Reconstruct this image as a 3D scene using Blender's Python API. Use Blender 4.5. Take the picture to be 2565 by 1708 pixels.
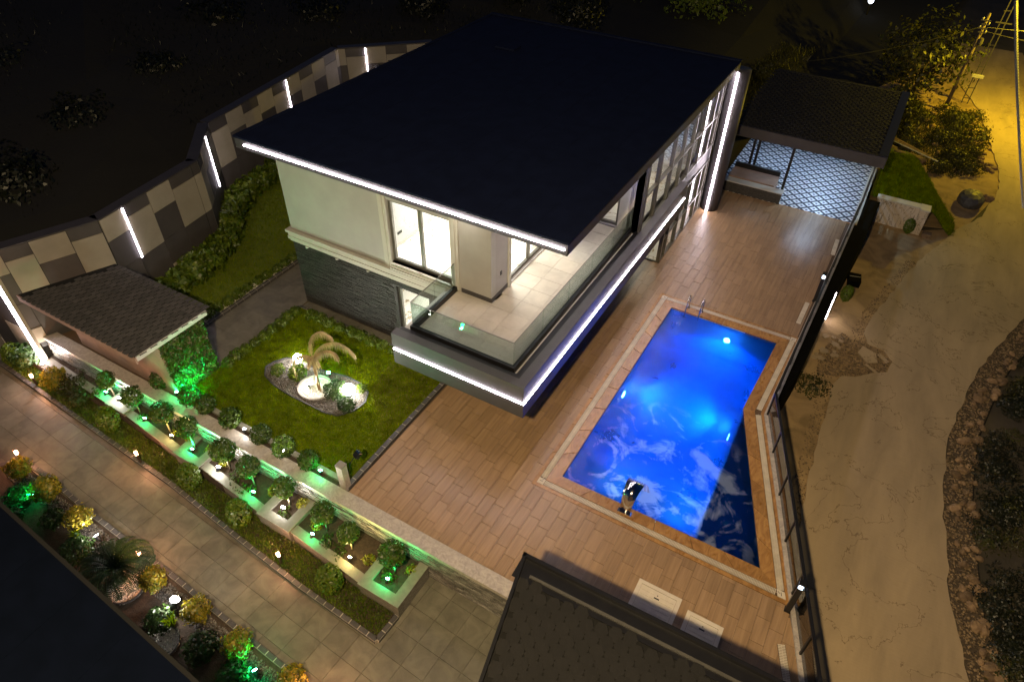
import bpy, math, random
import numpy as np
from mathutils import Vector, Matrix
D = bpy.data; SC = bpy.context.scene; COL = SC.collection
rnd = random.Random(11); nr = np.random.RandomState(5)
for o in list(D.objects): D.objects.remove(o)

# ---------------- camera, sky, moon, exposure ----------------
cam = D.objects.new('camera', D.cameras.new('camera')); COL.objects.link(cam)
cam.matrix_world = Matrix(((0.86488, -0.34195, 0.367496, 0), (0.501717, 0.565197, -0.654853, 0), (0.016219, 0.750748, 0.660389, 14), (0, 0, 0, 1)))
cam.data.sensor_width = 36; cam.data.lens = 23.536; cam.data.clip_start = .1; cam.data.clip_end = 900
SC.camera = cam
world = D.worlds.new('World'); SC.world = world; world.use_nodes = True
wn = world.node_tree; bg = wn.nodes['Background']
sky = wn.nodes.new('ShaderNodeTexSky'); sky.sky_type = 'NISHITA'; sky.sun_disc = False
sky.sun_elevation = math.radians(2); sky.sun_rotation = math.radians(200)
sky.altitude = 200; sky.ozone_density = 6; sky.dust_density = .2
wn.links.new(sky.outputs[0], bg.inputs[0]); bg.inputs[1].default_value = .018
moon = D.objects.new('moon', D.lights.new('moon', 'SUN')); COL.objects.link(moon)
moon.data.energy = .012; moon.data.color = (.6, .7, 1); moon.data.angle = math.radians(3)
moon.rotation_euler = (math.radians(40), 0, math.radians(200))
SC.view_settings.view_transform = 'Standard'; SC.view_settings.look = 'None'
SC.view_settings.exposure = 1.6; SC.view_settings.gamma = 1; SC.view_settings.use_curve_mapping = False
SC.cycles.max_bounces = 6; SC.cycles.diffuse_bounces = 3; SC.cycles.glossy_bounces = 3
SC.cycles.transmission_bounces = 4; SC.cycles.transparent_max_bounces = 12
SC.cycles.sample_clamp_indirect = 4; SC.cycles.caustics_reflective = False; SC.cycles.caustics_refractive = False
SC.cycles.use_denoising = True

# ---------------- materials ----------------
def nd(nt, t, **k):
    n = nt.nodes.new(t)
    for a, b in k.items(): setattr(n, a, b)
    return n
def mth(nt, op, a, b=None, c=None):
    n = nd(nt, 'ShaderNodeMath', operation=op)
    for i, v in enumerate((a, b, c)):
        if v is None: continue
        if isinstance(v, (int, float)): n.inputs[i].default_value = v
        else: nt.links.new(v, n.inputs[i])
    return n.outputs[0]
def ramp(nt, fac, stops):
    r = nd(nt, 'ShaderNodeValToRGB'); e = r.color_ramp.elements
    while len(e) < len(stops): e.new(.5)
    for i, (p, c) in enumerate(stops):
        e[i].position = p; e[i].color = (*c, 1) if len(c) == 3 else c
    nt.links.new(fac, r.inputs[0]); return r.outputs[0]
def mixc(nt, f, a, b, mode='MIX'):
    m = nd(nt, 'ShaderNodeMix', data_type='RGBA', blend_type=mode)
    for i, v in ((0, f), (6, a), (7, b)):
        if isinstance(v, (int, float)): m.inputs[i].default_value = v
        elif isinstance(v, tuple): m.inputs[i].default_value = (*v, 1)
        else: nt.links.new(v, m.inputs[i])
    return m.outputs[2]
def pos(nt, scale=(1, 1, 1), rotz=0):
    g = nd(nt, 'ShaderNodeNewGeometry'); m = nd(nt, 'ShaderNodeMapping')
    m.inputs['Scale'].default_value = scale; m.inputs['Rotation'].default_value = (0, 0, rotz)
    nt.links.new(g.outputs['Position'], m.inputs[0]); return m.outputs[0]
def noise(nt, vec, scale, detail=4, rough=.55, dist=0):
    n = nd(nt, 'ShaderNodeTexNoise'); n.inputs['Scale'].default_value = scale
    n.inputs['Detail'].default_value = detail; n.inputs['Roughness'].default_value = rough
    n.inputs['Distortion'].default_value = dist
    nt.links.new(vec, n.inputs['Vector']); return n.outputs['Fac']
def base(name):
    m = D.materials.new(name); m.use_nodes = True
    return m, m.node_tree, m.node_tree.nodes['Principled BSDF'], m.node_tree.nodes['Material Output']
def mat(name, c1, c2=None, rough=.6, scale=4, st=(1, 1, 1), rotz=0, bump=0, bsc=30, metal=0, orand=0, irand=0, spec=.5, dist=0, lo=.35, hi=.65, rvar=0):
    m, nt, b, out = base(name)
    v = pos(nt, st, rotz)
    c2 = c2 or tuple(x * .8 for x in c1)
    col = ramp(nt, noise(nt, v, scale, 5, .6, dist), [(lo, c1), (hi, c2)])
    if orand:
        oi = nd(nt, 'ShaderNodeObjectInfo')
        col = mixc(nt, 1, col, ramp(nt, oi.outputs['Random'], [(0, (1 - orand,) * 3), (1, (1 + orand,) * 3)]), 'MULTIPLY')
    if irand:
        g = nd(nt, 'ShaderNodeNewGeometry')
        col = mixc(nt, 1, col, ramp(nt, g.outputs['Random Per Island'], [(0, (1 - irand,) * 3), (1, (1 + irand,) * 3)]), 'MULTIPLY')
    nt.links.new(col, b.inputs['Base Color'])
    b.inputs['Roughness'].default_value = rough; b.inputs['Metallic'].default_value = metal
    b.inputs['Specular IOR Level'].default_value = spec
    if rvar:
        r = mth(nt, 'MULTIPLY_ADD', noise(nt, v, scale * 2.3, 3), rvar, rough - rvar / 2)
        nt.links.new(r, b.inputs['Roughness'])
    if bump:
        bp = nd(nt, 'ShaderNodeBump'); bp.inputs['Strength'].default_value = bump; bp.inputs['Distance'].default_value = .02
        nt.links.new(noise(nt, v, bsc, 4), bp.inputs['Height']); nt.links.new(bp.outputs[0], b.inputs['Normal'])
    return m
def emit(name, col, s):
    m, nt, b, out = base(name); nt.nodes.remove(b)
    e = nd(nt, 'ShaderNodeEmission'); e.inputs[0].default_value = (*col, 1); e.inputs[1].default_value = s
    nt.links.new(e.outputs[0], out.inputs[0]); return m
def leaf(name, a, b_, tr=.3, irand=.35, gl_=.04):
    m, nt, b, out = base(name); nt.nodes.remove(b)
    g = nd(nt, 'ShaderNodeNewGeometry')
    col = ramp(nt, g.outputs['Random Per Island'], [(0, a), (1, b_)])
    col = mixc(nt, 1, col, ramp(nt, noise(nt, pos(nt), 3.5, 2), [(.3, (.55,) * 3), (.7, (1.25,) * 3)]), 'MULTIPLY')
    d = nd(nt, 'ShaderNodeBsdfDiffuse'); t = nd(nt, 'ShaderNodeBsdfTranslucent'); gl = nd(nt, 'ShaderNodeBsdfGlossy')
    gl.inputs['Roughness'].default_value = .45
    mx = nd(nt, 'ShaderNodeMixShader'); mx.inputs[0].default_value = tr
    m2 = nd(nt, 'ShaderNodeMixShader'); m2.inputs[0].default_value = gl_
    nt.links.new(col, d.inputs[0]); nt.links.new(col, t.inputs[0])
    nt.links.new(d.outputs[0], mx.inputs[1]); nt.links.new(t.outputs[0], mx.inputs[2])
    nt.links.new(mx.outputs[0], m2.inputs[1]); nt.links.new(gl.outputs[0], m2.inputs[2])
    nt.links.new(m2.outputs[0], out.inputs[0]); return m
def glass(name, tint, ior=1.5, gtint=(1, 1, 1)):
    m, nt, b, out = base(name); nt.nodes.remove(b)
    f0 = ((ior - 1) / (ior + 1)) ** 2 * 1.6; lw = nd(nt, 'ShaderNodeLayerWeight'); lw.inputs[0].default_value = .5
    fac = mth(nt, 'MULTIPLY_ADD', mth(nt, 'POWER', lw.outputs['Facing'], 5), 1 - f0, f0)
    t = nd(nt, 'ShaderNodeBsdfTransparent'); t.inputs[0].default_value = (*tint, 1)
    g = nd(nt, 'ShaderNodeBsdfGlossy'); g.inputs[0].default_value = (*gtint, 1); g.inputs['Roughness'].default_value = .01
    mx = nd(nt, 'ShaderNodeMixShader'); nt.links.new(fac, mx.inputs[0])
    nt.links.new(t.outputs[0], mx.inputs[1]); nt.links.new(g.outputs[0], mx.inputs[2]); nt.links.new(mx.outputs[0], out.inputs[0])
    return m

M = {}
M['roof'] = mat('roof_membrane', (.005, .009, .032), (.0035, .0065, .024), .8, 2, spec=.15)
M['fascia'] = mat('grey_fascia', (.048, .045, .049), (.04, .037, .041), .5, 3)
M['roof2'] = mat('neighbour_roof', (.0022, .004, .011), (.0015, .003, .008), .9, 2, spec=.05)
M['dark'] = mat('dark_metal', (.010, .010, .012), (.007, .007, .009), .45, 5, metal=.2)
M['frame'] = mat('window_frame', (.13, .125, .108), (.11, .105, .092), .35, 5, metal=.4)
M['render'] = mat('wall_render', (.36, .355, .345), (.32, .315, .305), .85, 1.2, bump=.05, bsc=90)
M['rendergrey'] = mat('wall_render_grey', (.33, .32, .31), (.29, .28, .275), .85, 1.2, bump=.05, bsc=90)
M['trim'] = mat('white_trim', (.46, .45, .41), (.41, .40, .37), .6, 2)
M['clad'] = mat('slate_cladding', (.055, .053, .052), (.018, .0175, .017), .34, 11, st=(1, 1, 4), irand=.6, bump=.5, bsc=60, rvar=.4)
M['cladgrey'] = mat('grey_stone_cladding', (.2, .19, .17), (.08, .075, .068), .45, 8, st=(1, 1, 5), irand=.45, bump=.6, bsc=30, rvar=.3)
M['blackstone'] = mat('black_wall_stone', (.004, .004, .0045), (.0025, .0025, .003), .9, 3, bump=.2, bsc=8, spec=.03)
M['cap'] = mat('grey_marble_cap', (.46, .41, .36), (.3, .27, .245), .4, 7, bump=.08, bsc=30, dist=1.5, rvar=.2)
M['rim'] = mat('planter_rim_stone', (.24, .23, .19), (.19, .185, .155), .5, 8, orand=.06, bump=.08, bsc=40)
M['panel_light'] = mat('panel_light', (.29, .265, .22), (.25, .23, .19), .6, 2, orand=.1, bump=.05, bsc=60)
M['panel_dark'] = mat('panel_dark', (.06, .055, .056), (.048, .044, .046), .6, 2, orand=.12, bump=.05, bsc=60)
M['joint'] = mat('joint_black', (.012, .012, .012), None, .8)
M['tile'] = mat('deck_tile', (.33, .215, .118), (.235, .15, .08), .33, 1.0, st=(11, .7, 1), orand=.09, bump=.22, bsc=5, rvar=.22, spec=.5)
M['tile_far'] = mat('deck_tile_far', (.33, .215, .118), (.235, .15, .08), .33, 1.0, st=(11, .7, 1), irand=.09, bump=.22, bsc=5, rvar=.22)
M['grout'] = mat('deck_grout', (.12, .075, .045), None, .8)
M['path'] = mat('path_tile', (.155, .145, .112), (.098, .092, .071), .5, 2.6, orand=.1, bump=.08, bsc=14, rvar=.25, dist=.6)
M['pathgrout'] = mat('path_grout', (.16, .148, .115), None, .85)
M['balc'] = mat('balcony_tile', (.44, .40, .34), (.36, .33, .28), .4, 2.2, orand=.06, bump=.04, bsc=14, rvar=.2, dist=.6)
M['kerb'] = mat('kerb_block', (.075, .072, .075), (.05, .048, .05), .6, 10, orand=.18)
M['mortar'] = mat('kerb_mortar', (.42, .38, .33), None, .9, 20)
M['soil'] = mat('soil', (.06, .04, .026), (.03, .02, .013), .95, 14, bump=.7, bsc=40)
M['lawn'] = mat('lawn_soil', (.075, .115, .001), (.11, .135, .002), .95, 5, bump=.4, bsc=60)
M['grass'] = leaf('grass_blade', (.09, .165, .001), (.2, .235, .0015), .35, gl_=0)
M['grassdry'] = leaf('grass_dry', (.12, .13, .012), (.2, .17, .03), .3)
M['leaf'] = leaf('leaf_green', (.022, .06, .004), (.075, .12, .008))
M['leafdark'] = leaf('leaf_dark', (.018, .05, .01), (.045, .085, .016))
M['leafbush'] = leaf('leaf_hedge', (.045, .10, .003), (.13, .17, .006))
M['leafgold'] = leaf('leaf_gold', (.09, .12, .008), (.36, .25, .012))
M['leafyel'] = leaf('leaf_yellow', (.16, .18, .012), (.36, .33, .02))
M['cycad'] = leaf('cycad_leaf', (.018, .04, .01), (.04, .065, .016), .15)
M['straw'] = leaf('dry_palm', (.30, .20, .09), (.42, .30, .14), .25)
M['wild'] = leaf('wild_leaf', (.03, .042, .008), (.075, .07, .012))
M['farleaf_lit'] = leaf('far_leaf_lit', (.10, .17, .02), (.2, .25, .03))  # brightened leaf copy: light on the far trees is put into the colour
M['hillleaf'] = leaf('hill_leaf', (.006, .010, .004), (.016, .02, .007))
M['pear'] = mat('cactus_pad', (.03, .07, .03), (.02, .05, .022), .6, 6)
M['bark'] = mat('bark', (.22, .17, .11), (.12, .09, .06), .85, 14, st=(1, 1, .3), bump=.5)
M['barkdark'] = mat('bark_dark', (.07, .055, .04), (.04, .03, .02), .9, 14, bump=.5)
M['white'] = mat('white_plastic', (.62, .56, .46), (.56, .5, .42), .5, 6)
M['grate'] = mat('drain_grate', (.62, .55, .44), None, .5)
M['cope'] = mat('pool_coping_stone', (.40, .22, .075), (.24, .115, .035), .3, 1.6, st=(2.6, 1.1, 1), orand=.12, dist=2.2, rvar=.2)
M['pooltile'] = mat('pool_tile', (.42, .62, .80), (.36, .56, .76), .4, 3)
M['pooltile2'] = mat('pool_tile_deep', (.03, .12, .22), (.02, .08, .16), .4, 2.5, dist=2)
M['steel'] = mat('polished_steel', (.75, .74, .72), None, .12, 3, metal=1)
M['copper'] = mat('bollard_metal', (.10, .06, .045), None, .45, metal=.6)
M['shingle'] = mat('roof_shingle', (.0085, .008, .0078), (.006, .0057, .0056), .85, 9, orand=.18, bump=.6, bsc=120)
M['shingle_far'] = mat('roof_shingle_far', (.0085, .008, .0078), (.006, .0057, .0056), .85, 9, irand=.18, bump=.6, bsc=120)
M['shingle2'] = mat('shed_shingle', (.082, .077, .07), (.055, .052, .048), .85, 9, orand=.2, bump=.6, bsc=120)
M['shingle2f'] = mat('shed_shingle_far', (.082, .077, .07), (.055, .052, .048), .85, 9, irand=.2, bump=.6, bsc=120)
M['under'] = mat('roof_underlay', (.003, .003, .003), None, .95)
M['shedwall'] = mat('shed_render', (.30, .2, .15), (.24, .16, .12), .8, 3)
M['ground'] = mat('ground', (.07, .055, .035), (.035, .03, .018), .95, .6, bump=.6, bsc=9)
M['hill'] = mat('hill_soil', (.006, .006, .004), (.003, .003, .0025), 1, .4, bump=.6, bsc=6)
M['dirt'] = mat('dirt_apron', (.40, .275, .13), (.22, .15, .07), .95, 1.1, bump=.6, bsc=30, dist=.8)
M['gravel'] = mat('gravel_bed', (.10, .07, .04), (.05, .037, .022), .95, 18, bump=.9, bsc=60)
M['stone'] = mat('field_stone', (.26, .17, .09), (.14, .09, .05), .85, 6, orand=.4, bump=.4, bsc=20)
M['pebble'] = mat('pebble_mix', (.13, .115, .10), (.07, .06, .053), .8, 9, irand=.6)
M['pebblewhite'] = mat('pebble_white', (.72, .68, .62), (.6, .55, .5), .7, 9, irand=.25)
M['rubble'] = mat('rubble_mix', (.24, .165, .085), (.12, .085, .05), .9, 6, irand=.5)
M['plain_conc'] = mat('concrete_wall', (.42, .4, .37), (.35, .33, .3), .8, 3, bump=.2)
M['marble'] = None
M['pane'] = glass('window_pane', (.93, .95, .95))
M['rail'] = glass('rail_glass', (.78, .84, .82), 1.6)
M['railtint'] = glass('fence_glass', (.42, .44, .46), 1.65)
M['led'] = emit('led_white', (1, .86, .95), 17)
M['globe'] = emit('globe_white', (1, .96, .86), 40)
M['lens_w'] = emit('lens_white', (1, .95, .88), 60)
M['lens_y'] = emit('lens_warm', (1, .78, .3), 40)
M['lens_g'] = emit('lens_green', (.12, 1, .42), 45)
M['lens_b'] = emit('lens_copper', (1, .42, .22), 14)
M['lens_p'] = emit('lens_pool', (.62, .75, 1), 35)
M['lens_c'] = emit('lens_cool', (.55, .75, 1), 5)
M['lens_far'] = emit('lens_far', (.8, .85, 1), 2)
M['lens_s'] = emit('lens_sodium', (1, .75, .12), 60)
M['ceil'] = emit('ceiling_lamp', (1, .93, .8), 14)

def marble():
    m, nt, b, out = base('white_marble')
    v = pos(nt); n = noise(nt, v, .55, 4, .55, 2.0)
    line = mth(nt, 'ABSOLUTE', mth(nt, 'SUBTRACT', n, .5))
    col = ramp(nt, line, [(0, (.2, .13, .06)), (.006, (.5, .42, .3)), (.016, (.82, .79, .72))])
    nt.links.new(col, b.inputs['Base Color']); b.inputs['Roughness'].default_value = .2
    return m
M['marble'] = marble()
def diamonds():
    m, nt, b, out = base('diamond_tile')
    g = nd(nt, 'ShaderNodeNewGeometry'); s = nd(nt, 'ShaderNodeSeparateXYZ'); nt.links.new(g.outputs['Position'], s.inputs[0])
    L = .5
    def cell(e):
        return mth(nt, 'ABSOLUTE', mth(nt, 'SUBTRACT', mth(nt, 'FRACT', mth(nt, 'ADD', mth(nt, 'DIVIDE', e, L), 100)), .5))
    a = cell(mth(nt, 'ADD', s.outputs[0], s.outputs[1])); c = cell(mth(nt, 'SUBTRACT', s.outputs[0], s.outputs[1]))
    d = mth(nt, 'MULTIPLY', mth(nt, 'MAXIMUM', a, c), 2)
    col = ramp(nt, d, [(0, (.10, .08, .16)), (.3, (.74, .78, .82)), (.7, (.02, .025, .05))])
    for n in nt.nodes:
        if n.type == 'VALTORGB': n.color_ramp.interpolation = 'CONSTANT'
    nt.links.new(col, b.inputs['Base Color']); b.inputs['Roughness'].default_value = .3
    return m
M['diamond'] = diamonds()
def veined():
    m, nt, b, out = base('veined_marble')
    v = pos(nt, (1, 1, .35)); n = noise(nt, v, 2.2, 4, .6, 2.5)
    col = ramp(nt, mth(nt, 'ABSOLUTE', mth(nt, 'SUBTRACT', n, .5)), [(0, (.08, .06, .04)), (.012, (.3, .25, .19)), (.03, (.5, .42, .33))])
    nt.links.new(col, b.inputs['Base Color']); b.inputs['Roughness'].default_value = .5; return m
M['veined'] = veined()
def roadm():
    m, nt, b, out = base('concrete_road')
    v = pos(nt, (1, .25, 1)); v2 = pos(nt)
    col = ramp(nt, noise(nt, v, 1.1, 6, .62, .4), [(.3, (.42, .315, .185)), (.7, (.27, .205, .125))])
    spots = ramp(nt, noise(nt, v2, 4.5, 5, .7), [(.66, (1, 1, 1)), (.74, (.45, .42, .4))])
    col = mixc(nt, 1, col, spots, 'MULTIPLY')
    cr = mth(nt, 'ABSOLUTE', mth(nt, 'SUBTRACT', noise(nt, v2, .33, 6, .6, .5), .5))
    col = mixc(nt, 1, col, ramp(nt, cr, [(0, (.5, .46, .42)), (.004, (1, 1, 1))]), 'MULTIPLY')
    nt.links.new(col, b.inputs['Base Color']); b.inputs['Roughness'].default_value = .85
    bp = nd(nt, 'ShaderNodeBump'); bp.inputs['Strength'].default_value = .35; bp.inputs['Distance'].default_value = .02
    nt.links.new(noise(nt, pos(nt, (.4, 1.6, 1)), 9, 5), bp.inputs['Height']); nt.links.new(bp.outputs[0], b.inputs['Normal'])
    return m
M['road'] = roadm()
def water():
    m, nt, b, out = base('pool_water'); nt.nodes.remove(b)
    g = nd(nt, 'ShaderNodeNewGeometry'); s = nd(nt, 'ShaderNodeSeparateXYZ'); nt.links.new(g.outputs['Position'], s.inputs[0])
    fx, fy = -2.12, 10.75
    dx = mth(nt, 'SUBTRACT', s.outputs[0], fx); dy = mth(nt, 'SUBTRACT', s.outputs[1], fy)
    r = mth(nt, 'SQRT', mth(nt, 'ADD', mth(nt, 'MULTIPLY', dx, dx), mth(nt, 'MULTIPLY', dy, dy)))
    ang = mth(nt, 'ARCTAN2', dy, dx)
    cb = nd(nt, 'ShaderNodeCombineXYZ'); nt.links.new(mth(nt, 'MULTIPLY', ang, 1.2), cb.inputs[0]); nt.links.new(mth(nt, 'MULTIPLY', r, .9), cb.inputs[1])
    n1 = noise(nt, cb.outputs[0], 1.6, 5, .6, 1.0)
    n2 = noise(nt, pos(nt), 1.15, 5, .55, 1.9)
    n = mth(nt, 'ADD', mth(nt, 'MULTIPLY', n1, .4), mth(nt, 'MULTIPLY', n2, .6))
    near = ramp(nt, r, [(0, (.45,) * 3), (.12, (.2,) * 3), (.3, (.06,) * 3), (.5, (0,) * 3)])
    mask = ramp(nt, mth(nt, 'DIVIDE', r, 4), [(0, (1,) * 3), (.6, (1,) * 3), (.8, (0,) * 3)])
    mr = nd(nt, 'ShaderNodeMapRange'); nt.links.new(mth(nt, 'ADD', n, near), mr.inputs[0])
    mr.inputs[1].default_value = .505; mr.inputs[2].default_value = .60
    foam = mth(nt, 'MULTIPLY', mr.outputs[0], mask)
    foam = mth(nt, 'MULTIPLY', foam, .5)
    bp = nd(nt, 'ShaderNodeBump'); bp.inputs['Strength'].default_value = .6; bp.inputs['Distance'].default_value = .035
    nt.links.new(noise(nt, pos(nt, (1.2, .8, 1)), 11, 3, .5, .6), bp.inputs['Height'])
    lw = nd(nt, 'ShaderNodeLayerWeight'); lw.inputs[0].default_value = .5; nt.links.new(bp.outputs[0], lw.inputs[1])
    fr = mth(nt, 'MULTIPLY_ADD', mth(nt, 'POWER', lw.outputs['Facing'], 5), .97, .025)
    t0 = nd(nt, 'ShaderNodeBsdfTransparent'); t0.inputs[0].default_value = (.3, .7, .98, 1)
    ts = nd(nt, 'ShaderNodeBsdfTranslucent'); ts.inputs[0].default_value = (.05, .42, 1, 1)
    t = nd(nt, 'ShaderNodeMixShader'); nt.links.new(ramp(nt, noise(nt, pos(nt), .7, 4, .6, .5), [(.3, (.28,) * 3), (.7, (.5,) * 3)]), t.inputs[0]); nt.links.new(t0.outputs[0], t.inputs[1]); nt.links.new(ts.outputs[0], t.inputs[2])
    gl = nd(nt, 'ShaderNodeBsdfGlossy'); gl.inputs['Roughness'].default_value = .05; nt.links.new(bp.outputs[0], gl.inputs['Normal'])
    m1 = nd(nt, 'ShaderNodeMixShader'); nt.links.new(fr, m1.inputs[0]); nt.links.new(t.outputs[0], m1.inputs[1]); nt.links.new(gl.outputs[0], m1.inputs[2])
    d = nd(nt, 'ShaderNodeBsdfDiffuse'); d.inputs[0].default_value = (.75, .8, .9, 1)
    tl = nd(nt, 'ShaderNodeBsdfTranslucent'); tl.inputs[0].default_value = (.9, .92, 1, 1)
    m2 = nd(nt, 'ShaderNodeMixShader'); m2.inputs[0].default_value = .75; nt.links.new(d.outputs[0], m2.inputs[1]); nt.links.new(tl.outputs[0], m2.inputs[2])
    m3 = nd(nt, 'ShaderNodeMixShader'); nt.links.new(foam, m3.inputs[0]); nt.links.new(m1.outputs[0], m3.inputs[1]); nt.links.new(m2.outputs[0], m3.inputs[2])
    nt.links.new(m3.outputs[0], out.inputs[0]); return m
M['water'] = water()
def sheetm():
    m, nt, b, out = base('falling_water'); nt.nodes.remove(b)
    t = nd(nt, 'ShaderNodeBsdfTransparent'); d = nd(nt, 'ShaderNodeBsdfTranslucent'); d.inputs[0].default_value = (.8, .86, 1, 1)
    x = nd(nt, 'ShaderNodeMixShader'); nt.links.new(ramp(nt, noise(nt, pos(nt, (14, 1, 1)), 2, 3), [(.35, (.2,) * 3), (.65, (.8,) * 3)]), x.inputs[0])
    nt.links.new(t.outputs[0], x.inputs[1]); nt.links.new(d.outputs[0], x.inputs[2]); nt.links.new(x.outputs[0], out.inputs[0]); return m
M['sheet'] = sheetm()

# ---------------- mesh helpers ----------------
WO = {}                                   # world origin of every object built
ORD = 'first second third fourth fifth sixth seventh eighth ninth tenth eleventh twelfth thirteenth fourteenth fifteenth sixteenth'.split()
def tag(o, label=None, cat=None, group=None, kind=None):
    for k, v in (('label', label), ('category', cat), ('group', group), ('kind', kind)):
        if v: o[k] = v
    return o
def thing(name, label, cat, loc, group=None):
    o = D.objects.new(name, None); COL.objects.link(o); o.location = loc; o.empty_display_size = .2
    WO[o.name] = Vector(loc); return tag(o, label, cat, group)
class MB:
    def __init__(s): s.v = []; s.f = []
    def add(s, vs, fs):
        b = len(s.v); s.v += [tuple(p) for p in vs]; s.f += [tuple(i + b for i in f) for f in fs]; return s
    def prism(s, poly, z0, z1):
        n = len(poly)
        a = sum(poly[i][0] * poly[(i + 1) % n][1] - poly[(i + 1) % n][0] * poly[i][1] for i in range(n))
        if a < 0: poly = poly[::-1]
        return s.add([(p[0], p[1], z0) for p in poly] + [(p[0], p[1], z1) for p in poly],
                     [tuple(range(n - 1, -1, -1)), tuple(range(n, 2 * n))] + [(i, (i + 1) % n, n + (i + 1) % n, n + i) for i in range(n)])
    def box(s, x0, y0, z0, x1, y1, z1):
        x0, x1 = sorted((x0, x1)); y0, y1 = sorted((y0, y1)); z0, z1 = sorted((z0, z1))
        return s.prism([(x0, y0), (x1, y0), (x1, y1), (x0, y1)], z0, z1)
    def obox(s, c, u, v, w):
        c, u, v, w = map(Vector, (c, u, v, w))
        vs = [c + a * u + b * v + d * w for d in (-1, 1) for a, b in ((-1, -1), (1, -1), (1, 1), (-1, 1))]
        return s.add(vs, [(3, 2, 1, 0), (4, 5, 6, 7), (0, 1, 5, 4), (1, 2, 6, 5), (2, 3, 7, 6), (3, 0, 4, 7)])
    def bar(s, p, q, w, h=None, up=(0, 0, 1)):
        p, q = Vector(p), Vector(q); d = q - p
        if abs(d.normalized().dot(Vector(up))) > .99: up = (0, 1, 0)
        sd = d.cross(Vector(up)).normalized(); uu = sd.cross(d).normalized()
        return s.obox((p + q) / 2, d / 2, sd * w / 2, uu * (h or w) / 2)
    def tube(s, pts, r, n=8, caps=True):
        pts = [Vector(p) for p in pts]; rs = r if isinstance(r, (list, tuple)) else [r] * len(pts)
        b = len(s.v); N = len(pts)
        for i, p in enumerate(pts):
            d = (pts[min(i + 1, N - 1)] - pts[max(i - 1, 0)]).normalized()
            a = d.cross(Vector((0, 0, 1)) if abs(d.z) < .95 else Vector((1, 0, 0))).normalized(); c = d.cross(a)
            for k in range(n):
                t = 2 * math.pi * k / n; s.v.append(tuple(p + (a * math.cos(t) + c * math.sin(t)) * rs[i]))
        for i in range(N - 1):
            for k in range(n):
                k2 = (k + 1) % n; s.f.append((b + i * n + k, b + (i + 1) * n + k, b + (i + 1) * n + k2, b + i * n + k2))
        if caps: s.f += [tuple(b + k for k in range(n)), tuple(b + (N - 1) * n + k for k in range(n - 1, -1, -1))]
        return s
    def lathe(s, c, prof, n=16):
        c = Vector(c); b = len(s.v)
        for r, z in prof:
            for k in range(n): t = 2 * math.pi * k / n; s.v.append((c.x + r * math.cos(t), c.y + r * math.sin(t), c.z + z))
        for i in range(len(prof) - 1):
            for k in range(n): k2 = (k + 1) % n; s.f.append((b + i * n + k, b + i * n + k2, b + (i + 1) * n + k2, b + (i + 1) * n + k))
        s.f += [tuple(b + k for k in range(n - 1, -1, -1)), tuple(b + (len(prof) - 1) * n + k for k in range(n))]
        return s
    def ball(s, c, r, n=14, m=8, sq=(1, 1, 1), lump=0, rr=rnd):
        pr = []
        c = Vector(c); b = len(s.v); s.v.append((c.x, c.y, c.z - r * sq[2]))
        for i in range(1, m):
            a = math.pi * i / m
            for k in range(n):
                t = 2 * math.pi * k / n; q = r * (1 + rr.uniform(-lump, lump))
                s.v.append((c.x + q * sq[0] * math.sin(a) * math.cos(t), c.y + q * sq[1] * math.sin(a) * math.sin(t), c.z - q * sq[2] * math.cos(a)))
        s.v.append((c.x, c.y, c.z + r * sq[2])); e = len(s.v) - 1
        for k in range(n):
            k2 = (k + 1) % n; s.f.append((b, b + 1 + k2, b + 1 + k)); s.f.append((e, b + 1 + (m - 2) * n + k, b + 1 + (m - 2) * n + k2))
            for i in range(m - 2): p = b + 1 + i * n; s.f.append((p + k, p + k2, p + n + k2, p + n + k))
        return s
    def mesh(s, name, mt, smooth=False, off=(0, 0, 0)):
        me = D.meshes.new(name); off = Vector(off)
        me.from_pydata([Vector(p) - off for p in s.v], [], s.f); me.materials.append(mt)
        if smooth: me.polygons.foreach_set('use_smooth', [True] * len(me.polygons))
        me.update(); return me
    def build(s, name, mt, parent=None, smooth=False, origin=None):
        if origin is None:
            if parent: origin = WO[parent.name]
            else:
                a = np.array(s.v); origin = Vector(((a[:, 0].min() + a[:, 0].max()) / 2, (a[:, 1].min() + a[:, 1].max()) / 2, a[:, 2].min()))
        return place(name, s.mesh(name, mt, smooth, origin), origin, parent)
def place(name, me, loc, parent=None, rot=(0, 0, 0), sc=None):
    o = D.objects.new(name, me); COL.objects.link(o); loc = Vector(loc)
    WO[o.name] = loc
    if parent: o.parent = parent; o.location = loc - WO[parent.name]
    else: o.location = loc
    o.rotation_euler = rot
    if sc: o.scale = sc if isinstance(sc, tuple) else (sc, sc, sc)
    return o
def npmesh(name, verts, faces, mt):
    me = D.meshes.new(name); nv, nf, k = len(verts), len(faces), faces.shape[1]
    me.vertices.add(nv); me.vertices.foreach_set('co', np.ascontiguousarray(verts, dtype=np.float32).ravel())
    me.loops.add(nf * k); me.loops.foreach_set('vertex_index', np.ascontiguousarray(faces, dtype=np.int32).ravel())
    me.polygons.add(nf); me.polygons.foreach_set('loop_start', np.arange(0, nf * k, k, dtype=np.int32))
    me.polygons.foreach_set('loop_total', np.full(nf, k, dtype=np.int32))
    me.materials.append(mt); me.update(calc_edges=True); me.validate(); return me
def inpoly(P, poly):
    x, y = P[:, 0], P[:, 1]; c = np.zeros(len(P), bool); n = len(poly)
    for i in range(n):
        x0, y0 = poly[i]; x1, y1 = poly[(i + 1) % n]
        if y0 == y1: continue
        c ^= ((y0 > y) != (y1 > y)) & (x < (x1 - x0) * (y - y0) / (y1 - y0) + x0)
    return c
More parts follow.
